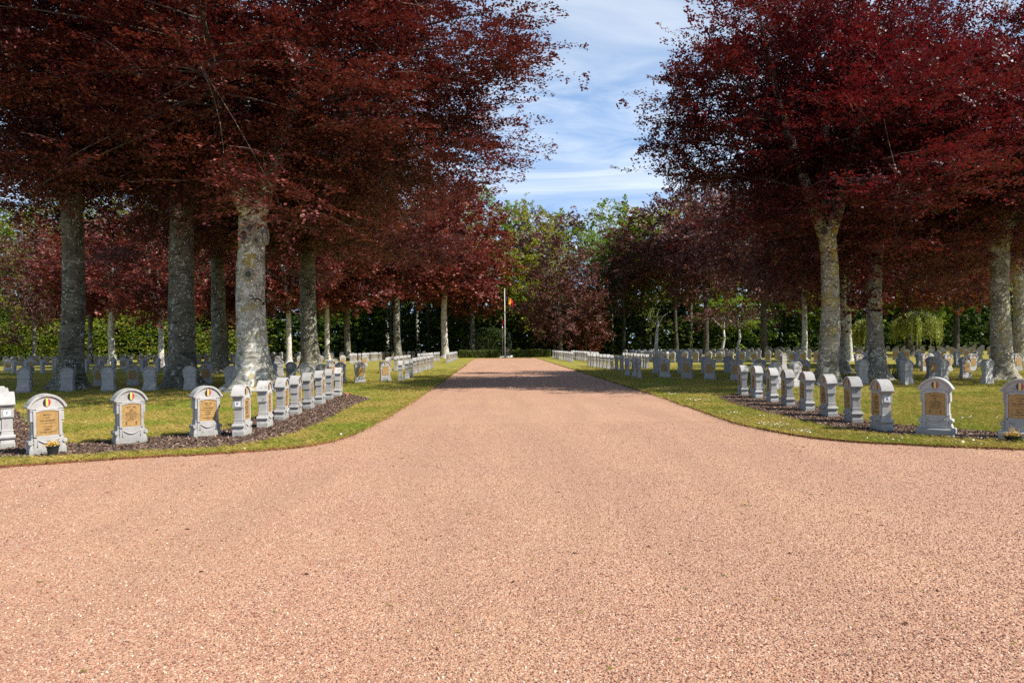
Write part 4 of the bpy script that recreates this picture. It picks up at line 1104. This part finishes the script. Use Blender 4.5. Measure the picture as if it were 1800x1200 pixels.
understory('undergrowth', 108, 117, -95, 100, 9.5, 84000, (.36, .62), [M['deep'], M['deep'], M['deep'], M['dull'], M['green']], 5, 'dark leafy undergrowth under the forest edge')
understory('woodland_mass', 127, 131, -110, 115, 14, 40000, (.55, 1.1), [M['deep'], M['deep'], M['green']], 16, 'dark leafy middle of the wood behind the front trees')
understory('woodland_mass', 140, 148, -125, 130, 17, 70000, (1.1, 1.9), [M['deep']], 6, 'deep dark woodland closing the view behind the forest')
understory('undergrowth', 99, 107, -86, -34, 8, 24000, (.24, .42), [M['green'], M['lime'], M['deep']], 8, 'sunlit bright green undergrowth at far left')

# ------------------------------------------------------------------ special small trees
def stem_mesh(name, pts, rad, mat, extra=()):
    mb = MB(); mb.tube(pts, rad, 9, wob=.15)
    for e, r_ in extra: mb.tube(e, r_, 6)
    return mb.mesh(name, [mat], smooth=True)
def weeping(px, dist, h, rad, label, seed):
    r = np.random.default_rng(seed); p = PZ(px, dist)
    ex = []; O = []; 
    C = []; U = []
    for k in range(34):
        a = 2*math.pi*k/34 + r.uniform(-.1, .1); R_ = rad*r.uniform(.45, 1.0); zt = h*r.uniform(.88, 1.0)
        if k % 3 == 0:
            ex.append(([Vector((0, 0, h*.55)), Vector((math.cos(a)*R_*.5, math.sin(a)*R_*.5, zt)), Vector((math.cos(a)*R_, math.sin(a)*R_, zt*.82))], [.08, .05, .02]))
        for s_ in range(26):
            q = r.uniform(.25, 1.0); bx = math.cos(a + r.normal(0, .09))*R_*q; by = math.sin(a + r.normal(0, .09))*R_*q
            z1 = zt*(1 - .22*q*q) + r.normal(0, .08); L_ = (h*.14 + h*.30*q*q*r.uniform(.3, 1.3))
            m = int(L_/.13) + 3
            t = np.linspace(0, 1, m)
            cc = np.stack([bx + r.normal(0, .04, m) + .12*t*math.cos(a), by + r.normal(0, .04, m) + .12*t*math.sin(a), z1 - t*L_], 1); C.append(cc)
            uu = r.normal(0, .45, (m, 3)); uu[:, 2] -= 1; U.append(uu)
    C = np.concatenate(C); U = unit(np.concatenate(U)); C[:, 2] = np.maximum(C[:, 2], .9)
    W = unit(np.cross(U, r.normal(size=U.shape))); ln = r.uniform(.13, .24, len(C))
    tr = stem_mesh('weeping_trunk', [Vector((0, 0, z)) for z in (-.1, .4, h*.3, h*.6)], [.24, .17, .14, .10], M['bark_grey'], ex)
    cr = leaves_to_mesh('weeping_crown', C, U, W, ln, ln*.45, [M['willow']])
    place_tree('w', tr, cr, p, label, group='weeping trees', name='weeping_tree')
weeping(1611, 70, 4.6, 2.7, 'broad weeping yellow-green tree between fluted and banded trunks', 1)
weeping(1522, 70, 3.9, 1.6, 'small weeping yellow-green tree partly behind the fluted trunk', 2)
# broken pale birch with a thin crown
p = PZ(1153, 84)
tr = stem_mesh('birch_trunk', [Vector((0, 0, -.1)), Vector((.05, 0, 1.5)), Vector((.15, 0, 3)), Vector((.35, 0, 4.2))], [.26, .22, .18, .12], M['bark_white'],
               [([Vector((.3, 0, 3.8)), Vector((.9, .2, 4.8)), Vector((1.5, .1, 5.3))], [.08, .05, .02]), ([Vector((.3, 0, 3.6)), Vector((-.6, .2, 4.6)), Vector((-.9, 0, 5.2))], [.08, .05, .02]),
                ([Vector((.3, 0, 4.0)), Vector((.2, .2, 5.0)), Vector((.5, 0, 5.8))], [.07, .05, .02])])
place_tree('s', tr, bunch('birch_crown', (.1, 0, 4.3), (1.7, 1.4, 1.5), 46, 12, (.14, .24), M['willow'], 9, .9, .8), p, 'small broken pale birch with thin yellow-green leaves', name='birch')
# umbrella-shaped little beech
for (px, dist, hh, lab) in ((1299, 80, 6.0, 'little umbrella-shaped purple beech with crooked pale stem'), (1272, 86, 6.2, 'little purple beech left of the umbrella-shaped one')):
    p = PZ(px, dist)
    ex = [([Vector((0, 0, hh*.52)), Vector((math.cos(a)*1.4, math.sin(a)*1.4, hh*.75)), Vector((math.cos(a)*2.7, math.sin(a)*2.7, hh*.72))], [.10, .06, .02]) for a in (0, 1.1, 2.2, 3.2, 4.3, 5.4)]
    tr = stem_mesh('umbrella_trunk', [Vector((-.1, 0, -.1)), Vector((-.15, 0, 1)), Vector((.1, 0, 2.2)), Vector((0, 0, hh*.56))], [.26, .18, .15, .12], M['bark_pale'], ex)
    place_tree('u', tr, bunch('umbrella_crown', (0, 0, hh*.80), (4.6, 3.8, 1.4), 170, 16, (.14, .24), M['purple'], int(px), 1.2, .25), p, lab, name='small_beech', group='umbrella-shaped small beeches')
# red spray on the fluted tree and on the pale trunk, yellow-green shoots
r2 = P(1545, 670)
me = bunch('low_spray', (r2.x - 1.1, r2.y - 1.4, 5.2), (2.0, 1.2, 2.2), 130, 30, (.10, .17), M['crimson'], 77, 1.1, .4)
for o in bpy.data.objects:
    if o.get('label', '').startswith('crimson beech with slim'):
        rt = o
c_ = obj('crown', me, rt); c_.matrix_parent_inverse = Matrix.LocRotScale(rt.location, rt.rotation_euler, rt.scale).inverted(); c_['label'] = 'low hanging bright red branch'
sp = obj('sprig', bunch('sprig', (.30, -.62, 3.42), (.18, .1, .12), 5, 8, (.07, .12), M['crimson'], 5, .25), rootD); sp['label'] = 'tiny red sprig on the trunk'
ivy = obj('sprig', bunch('sprig', (.9, -.5, 4.2), (.7, .5, 1.3), 14, 14, (.10, .16), M['lime'], 15, .4), rt); ivy['label'] = 'yellow-green shoots on the trunk'

# ------------------------------------------------------------------ flagpoles, hedge, memorial
def flagpole(px, py, toppy, label, limp):
    p = P(px, py); h = EYE + (606.2 - toppy)/FPX*p.y
    root = obj('flagpole', None, loc=(p.x, p.y, LAWN_Z)); tag(root, label, 'flagpole', 'flagpoles behind the hedge')
    mb = MB(); mb.tube([Vector((0, 0, 0)), Vector((0, 0, h*.5)), Vector((0, 0, h))], [.065, .06, .045], 10); obj('pole', mb.mesh('pole', [M['pole']], smooth=True), root)
    mb = MB(); mb.tube([Vector((0, 0, h)), Vector((0, 0, h+.05)), Vector((0, 0, h+.13)), Vector((0, 0, h+.18))], [.05, .10, .10, .02], 8); obj('finial', mb.mesh('finial', [M['pole']], smooth=True), root)
    mb = MB(); mb.box(-.35, .35, -.35, .35, -.03, .12); obj('base', mb.mesh('base', [M['memorial']], bevel=.01), root)
    return root, h
fp, h = flagpole(888, 629, 510, 'tall white flagpole with black yellow red flag at half height of the trees', False)
mb = MB(); nx, nzv = 18, 8; W_, H_ = 1.15, 0.95
def flagpt(u, v, off):
    x = .12 + u*W_*.85; dz_ = -.75*u*u
    return (x, .16*math.sin(u*7 + v*1.5) + off, h - .75 - v*H_*(1 - .15*u) + dz_ - .04*math.sin(u*6))
vs = []; 
for off in (0, .012):
    for i in range(nx+1):
        for j in range(nzv+1): vs.append(flagpt(i/nx, j/nzv, off))
st = (nx+1)*(nzv+1)
for i in range(nx):
    for j in range(nzv):
        a = i*(nzv+1) + j; m = min(2, i*3//nx)
        for o_, fl in ((0, 1), (st, 0)):
            q = (a+o_, a+1+o_, a+nzv+2+o_, a+nzv+1+o_)
            mb.f.append(q if fl else q[::-1]); mb.m.append(m)
mb.v = vs
M['cloth_black'] = plain('black_cloth', (.012, .012, .014), .8); M['cloth_yellow'] = plain('yellow_cloth', (.85, .50, .02), .8, vary=.05); M['cloth_red'] = plain('red_cloth', (.60, .015, .04), .8, vary=.05)
fl = obj('flag', mb.mesh('flag', [M['cloth_black'], M['cloth_yellow'], M['cloth_red']], smooth=True), None, loc=fp.location)
fl.location.z = 0
tag(fl, 'black yellow red flag drooping from the tall white flagpole', 'flag')
fp2, h2 = flagpole(883.5, 627.5, 560, 'short thin white flagpole just left of the tall one', True)
mb = MB(); mb.tube([(0.1, 0, h2-.05), (.16, .02, h2-.35), (.14, -.02, h2-.7), (.10, 0, h2-.95)], [.03, .2, .15, .04], 8, wob=.5)
fl2 = obj('flag', mb.mesh('flag', [M['cloth_red']], smooth=True), None, loc=(fp2.location.x, fp2.location.y, 0)); tag(fl2, 'furled red flag at the top of the short thin flagpole', 'flag')

def hedge(pxa, pxb, dist, hgt, depth, label, seed):
    a, b = PZ(pxa, dist), PZ(pxb, dist); r = np.random.default_rng(seed); Wd = b.x - a.x
    root = obj('hedge', None, loc=((a.x+b.x)/2, dist, LAWN_Z)); tag(root, label, 'hedge', 'low hedges before the flagpole')
    mb = MB(); mb.box(-Wd/2+.12, Wd/2-.12, .15, depth-.15, 0, hgt-.12); obj('hedge_core', mb.mesh('hedge_core', [M['deep']]), root)
    n = 9000; f = r.random(n)
    C = np.stack([r.uniform(-Wd/2, Wd/2, n), np.where(f < .5, r.normal(.06, .05, n), r.uniform(0, depth, n)), np.where(f < .5, r.uniform(0.02, hgt, n), hgt + r.normal(-.04, .05, n))], 1)
    C[:, 2] *= 1 + .05*np.sin(C[:, 0]*1.7); U = unit(r.normal(size=(n, 3))); W = unit(np.cross(U, r.normal(size=(n, 3)))); ln = r.uniform(.07, .15, n)
    obj('foliage', leaves_to_mesh('hedge_foliage', C, U, W, ln, ln*.7, [M['hedge']]), root)
hedge(806, 880, 91, .92, 1.3, 'clipped low hedge left of the flagpole at the path end', 1)
hedge(897, 968, 91, .92, 1.3, 'clipped low hedge right of the flagpole at the path end', 2)
# memorial block and steps
p = PZ(891, 95); root = obj('memorial_stone', None, loc=(p.x, p.y, LAWN_Z)); tag(root, 'squat brown memorial stone behind the tall flagpole', 'memorial')
mb = MB(); mb.box(-.32, .32, -.2, .2, .12, 1.15); mb.prism([(-.32, 1.15), (.32, 1.15), (.2, 1.28), (-.2, 1.28)], -.19, .19); obj('block', mb.mesh('block', [M['memorial']], bevel=.02), root)
mb = MB(); mb.box(-.6, .6, -.4, .4, 0, .118); obj('base', mb.mesh('step', [M['stone']], bevel=.01), root)
p = PZ(889, 90.5); mb = MB(); mb.box(-.85, .75, -.3, .3, 0, .10); mb.box(-.7, .6, -.1, .3, .102, .17)
tag(obj('stone_step', mb.mesh('stone_step', [M['whiteplate']], bevel=.008), loc=(p.x, p.y, LAWN_Z)), 'low white stone step between the two hedges', 'step')
p = PZ(899, 90.3); mb = MB(); mb.loft([(0, .2, .16), (.2, .18, .14), (.3, .1, .09)])
tag(obj('white_stone', mb.mesh('white_stone', [M['whiteplate']], bevel=.02), loc=(p.x, p.y, LAWN_Z)), 'small white stone at the right of the flagpole step', 'stone')
# columnar conifer shrub and a round bush near the pole
def bush(name, px, dist, rx, h, label, mat, seed, n=5000, col=False):
    r = np.random.default_rng(seed); p = PZ(px, dist)
    root = obj(name, None, loc=(p.x, p.y, LAWN_Z)); tag(root, label, 'shrub')
    t = r.random(n)*.98; a = r.uniform(0, 6.28, n)
    prof = np.sqrt(np.maximum(1-(2*t-1)**2, 0))**(.6 if col else 1.0)*(1-.35*t if col else 1)
    rr_ = rx*prof*r.uniform(.75, 1.05, n)*(1 + .15*np.sin(a*5 + t*9))
    C = np.stack([np.cos(a)*rr_, np.sin(a)*rr_, .1 + t*h], 1); U = unit(r.normal(size=(n, 3)) + np.array([0, 0, .8 if col else 0])); W = unit(np.cross(U, r.normal(size=(n, 3))))
    ln = r.uniform(.12, .24, n); obj('foliage', leaves_to_mesh(name + '_leaf', C, U, W, ln, ln*.6, [mat]), root)
    mb = MB(); mb.tube([(0, 0, -.1), (0, 0, h*.5), (.03, 0, h*.85)], [.09, .06, .02], 7); obj('trunk', mb.mesh('shrub_stem', [M['bark_dark']]), root)
bush('columnar_shrub', 893, 104, .5, 3.4, 'narrow dark conifer shrub just right of the tall flagpole', M['conifer'], 1, 3500, True)
bush('round_shrub', 858, 106, 3.2, 4.2, 'grey-green round shrub left of the flagpoles', M['dull'], 2, 9000)

# ------------------------------------------------------------------ little things
def flower_pot(p, s, label, mat_pot, seed, bowl=False, name='flower_pot'):
    r = np.random.default_rng(seed); root = obj(name, None, loc=p); tag(root, label, 'flower pot')
    mb = MB(); n = 18
    prof = [(.065, 0), (.085, .13), (.095, .135), (.095, .15), (.086, .15), (.08, .12)] if not bowl else [(.07, 0), (.12, .06), (.15, .10), (.155, .12), (.145, .12), (.13, .09)]
    vs = [(rr_*s*math.cos(2*math.pi*k/n), rr_*s*math.sin(2*math.pi*k/n), z*s) for rr_, z in prof for k in range(n)]
    fs = [(i*n+k, i*n+(k+1) % n, (i+1)*n+(k+1) % n, (i+1)*n+k) for i in range(len(prof)-1) for k in range(n)] + [tuple(range((len(prof)-1)*n, len(prof)*n)), tuple(range(n-1, -1, -1))]
    mb.add(vs, fs); obj('pot', mb.mesh('pot', [mat_pot], smooth=False), root)
    m = 260; top = prof[3][1]*s; R_ = prof[3][0]*s
    C = np.stack([r.normal(0, R_*.5, m), r.normal(0, R_*.5, m), top + np.abs(r.normal(.0, .028*s, m))], 1)
    U = unit(r.normal(size=(m, 3)) + np.array([0, 0, .6])); W = unit(np.cross(U, r.normal(size=(m, 3)))); ln = r.uniform(.018, .034, m)*s
    obj('flowers', leaves_to_mesh('petals', C, U, W, ln, ln*.8, [M['flower_y']]), root)
    return root
flower_pot(P(93, 800, LAWN_Z+.01), 1.0, 'black plastic pot of faded yellow flowers before the leftmost full gravestone', M['pot'], 1)
b_ = flower_pot(P(1781, 776, LAWN_Z+.01), .85, 'dark bowl with yellow-rimmed dry plant before the rightmost gravestone', M['pot'], 2, bowl=True)
def blades(name, p, n, h, spread, mat, label, cat, seed, w=.006, lean=.5, parent=None):
    rr_ = random.Random(seed); mb = MB()
    for i in range(n):
        a = rr_.uniform(0, 6.28); x, y = rr_.gauss(0, spread*.35), rr_.gauss(0, spread*.35); hh = h*rr_.uniform(.5, 1); l = hh*lean*rr_.uniform(.3, 1)
        c, s = math.cos(a), math.sin(a); sx, sy = -s*w, c*w
        pts = [(0, 0), (.35, .12), (.7, .5), (.95, 1.0)]
        vs = []
        for k, (zf, of) in enumerate(pts):
            ww = 1 - k/3.2
            vs += [(x + c*l*of + sx*ww, y + s*l*of + sy*ww, zf*hh), (x + c*l*of - sx*ww, y + s*l*of - sy*ww, zf*hh)]
        mb.add(vs, [(0, 1, 3, 2), (2, 3, 5, 4), (4, 5, 7, 6)])
    o = obj(name, mb.mesh(name, [mat]), parent, p)
    if parent is None: tag(o, label, cat)
    return o
blades('spiky_leaves', (0, 0, .10), 26, .17, .08, M['flower_y'], None, None, 4, .004, .6, parent=b_)
G0 = lambda x, y: P(x, y, LAWN_Z)
blades('grass_tuft', G0(1792, 779), 40, .14, .12, M['fgreen'], 'bright green grass tuft beside the planted bowl', 'grass tuft', 5, .004)
blades('iris_clump', G0(1572, 668), 22, .85, .25, M['deep'], 'dark strap-leaved iris clump at the fluted trunk', 'plant', 6, .02, .5)
blades('grass_tuft', G0(497, 690), 60, .3, .3, M['fgreen'], 'bright grass tuft at the right foot of the pale scarred trunk', 'grass tuft', 7, .008)
blades('grass_tuft', G0(412, 690), 40, .22, .3, M['fgreen'], 'grass tuft at the left foot of the pale scarred trunk', 'grass tuft', 8, .008)
blades('grass_tuft', G0(680, 673), 26, .3, .15, M['fgreen'], 'green tuft at the foot of the sunlit pair of stones', 'grass tuft', 9, .012)
mb = MB(); n = 14
prof = [(.05, 0), (.075, .09), (.085, .09), (.085, .115), (.07, .115), (.065, .08)]
vs = [(a*math.cos(2*math.pi*k/n), a*math.sin(2*math.pi*k/n), z) for a, z in prof for k in range(n)]
mb.add(vs, [(i*n+k, i*n+(k+1) % n, (i+1)*n+(k+1) % n, (i+1)*n+k) for i in range(len(prof)-1) for k in range(n)] + [tuple(range(5*n, 6*n))])
tag(obj('terracotta_pot', mb.mesh('terracotta_pot', [M['terracotta']]), loc=G0(609, 697)), 'small empty terracotta pot at the far tip of the left bark bed', 'pot')
mb = MB(); mb.box(-.14, .14, -.09, .09, 0, .5); mb.box(-.17, .17, -.11, .11, .502, .56)
dp = obj('dark_marker', mb.mesh('dark_marker', [M['darkstone']], bevel=.01), loc=G0(671, 650)); tag(dp, 'small dark slate block behind the sunlit pair of stones', 'marker')
# dandelion dropped on the gravel
p = P(1309, 889); root = obj('dandelion', None, loc=(p.x, p.y, 0.004), rz=R(-20)); tag(root, 'single yellow dandelion lying on the pink gravel', 'flower')
mb = MB(); r_ = random.Random(3)
for k in range(60):
    a = r_.uniform(0, 6.28); e = r_.uniform(.15, 1.4); l = .02
    c = (math.cos(a)*math.cos(e), math.sin(a)*math.cos(e), math.sin(e)); s_ = (-math.sin(a)*.0028, math.cos(a)*.0028, 0)
    mb.add([(s_[0], s_[1], .012), (-s_[0], -s_[1], .012), (c[0]*l - s_[0], c[1]*l - s_[1], .012 + c[2]*l*.7), (c[0]*l + s_[0], c[1]*l + s_[1], .012 + c[2]*l*.7)], [(0, 1, 2, 3)])
obj('petals', mb.mesh('petals', [M['dandelion']]), root)
mb = MB(); mb.tube([(.0, 0, .008), (.03, .004, .004), (.07, -.002, .006)], .0028, 6); mb.tube([(.012, 0, .008), (.0, 0, .014)], [.006, .008], 8); obj('stem', mb.mesh('stem', [M['stem']]), root)
# few small weeds and twigs in the gravel
wd = view_points(900, 3.0, 34); wd = wd[~in_poly(wd, lawn_poly)]
def weed_mesh():
    mb = MB(); r_ = random.Random(9)
    for k in range(8):
        a = r_.uniform(0, 6.28); mb.add([(0, 0, 0), (math.cos(a-.2)*.5, math.sin(a-.2)*.5, .2), (math.cos(a)*1, math.sin(a)*1, .25), (math.cos(a+.2)*.5, math.sin(a+.2)*.5, .2)], [(0, 1, 2, 3)])
    return mb.mesh('weed_shape', [M['blade']])
scatter('gravel_weeds', np.column_stack([wd, np.full(len(wd), .004)]), .008 + .018*rng.random(len(wd))**2*1.3, source('weed_shape', weed_mesh()), M['blade'], tilt=.1, seed=6)
dbp = view_points(260, 3.5, 34); dbp = dbp[~in_poly(dbp, lawn_poly)]
M['twig'] = inst_mat('dark_debris', [(0, (0.03, 0.015, 0.01)), (0.7, (0.10, 0.04, 0.025)), (1, (0.25, 0.18, 0.08))])
scatter('gravel_debris', np.column_stack([dbp, np.full(len(dbp), .006)]), .006 + .012*rng.random(len(dbp)), source('debris_shape', (lambda m_: (m_.materials.clear(), m_.materials.append(M['twig']), m_)[2])(chip_mesh())), M['twig'], tilt=.2, seed=11)
print('TRIS', sum(len(m.polygons) for m in bpy.data.meshes))
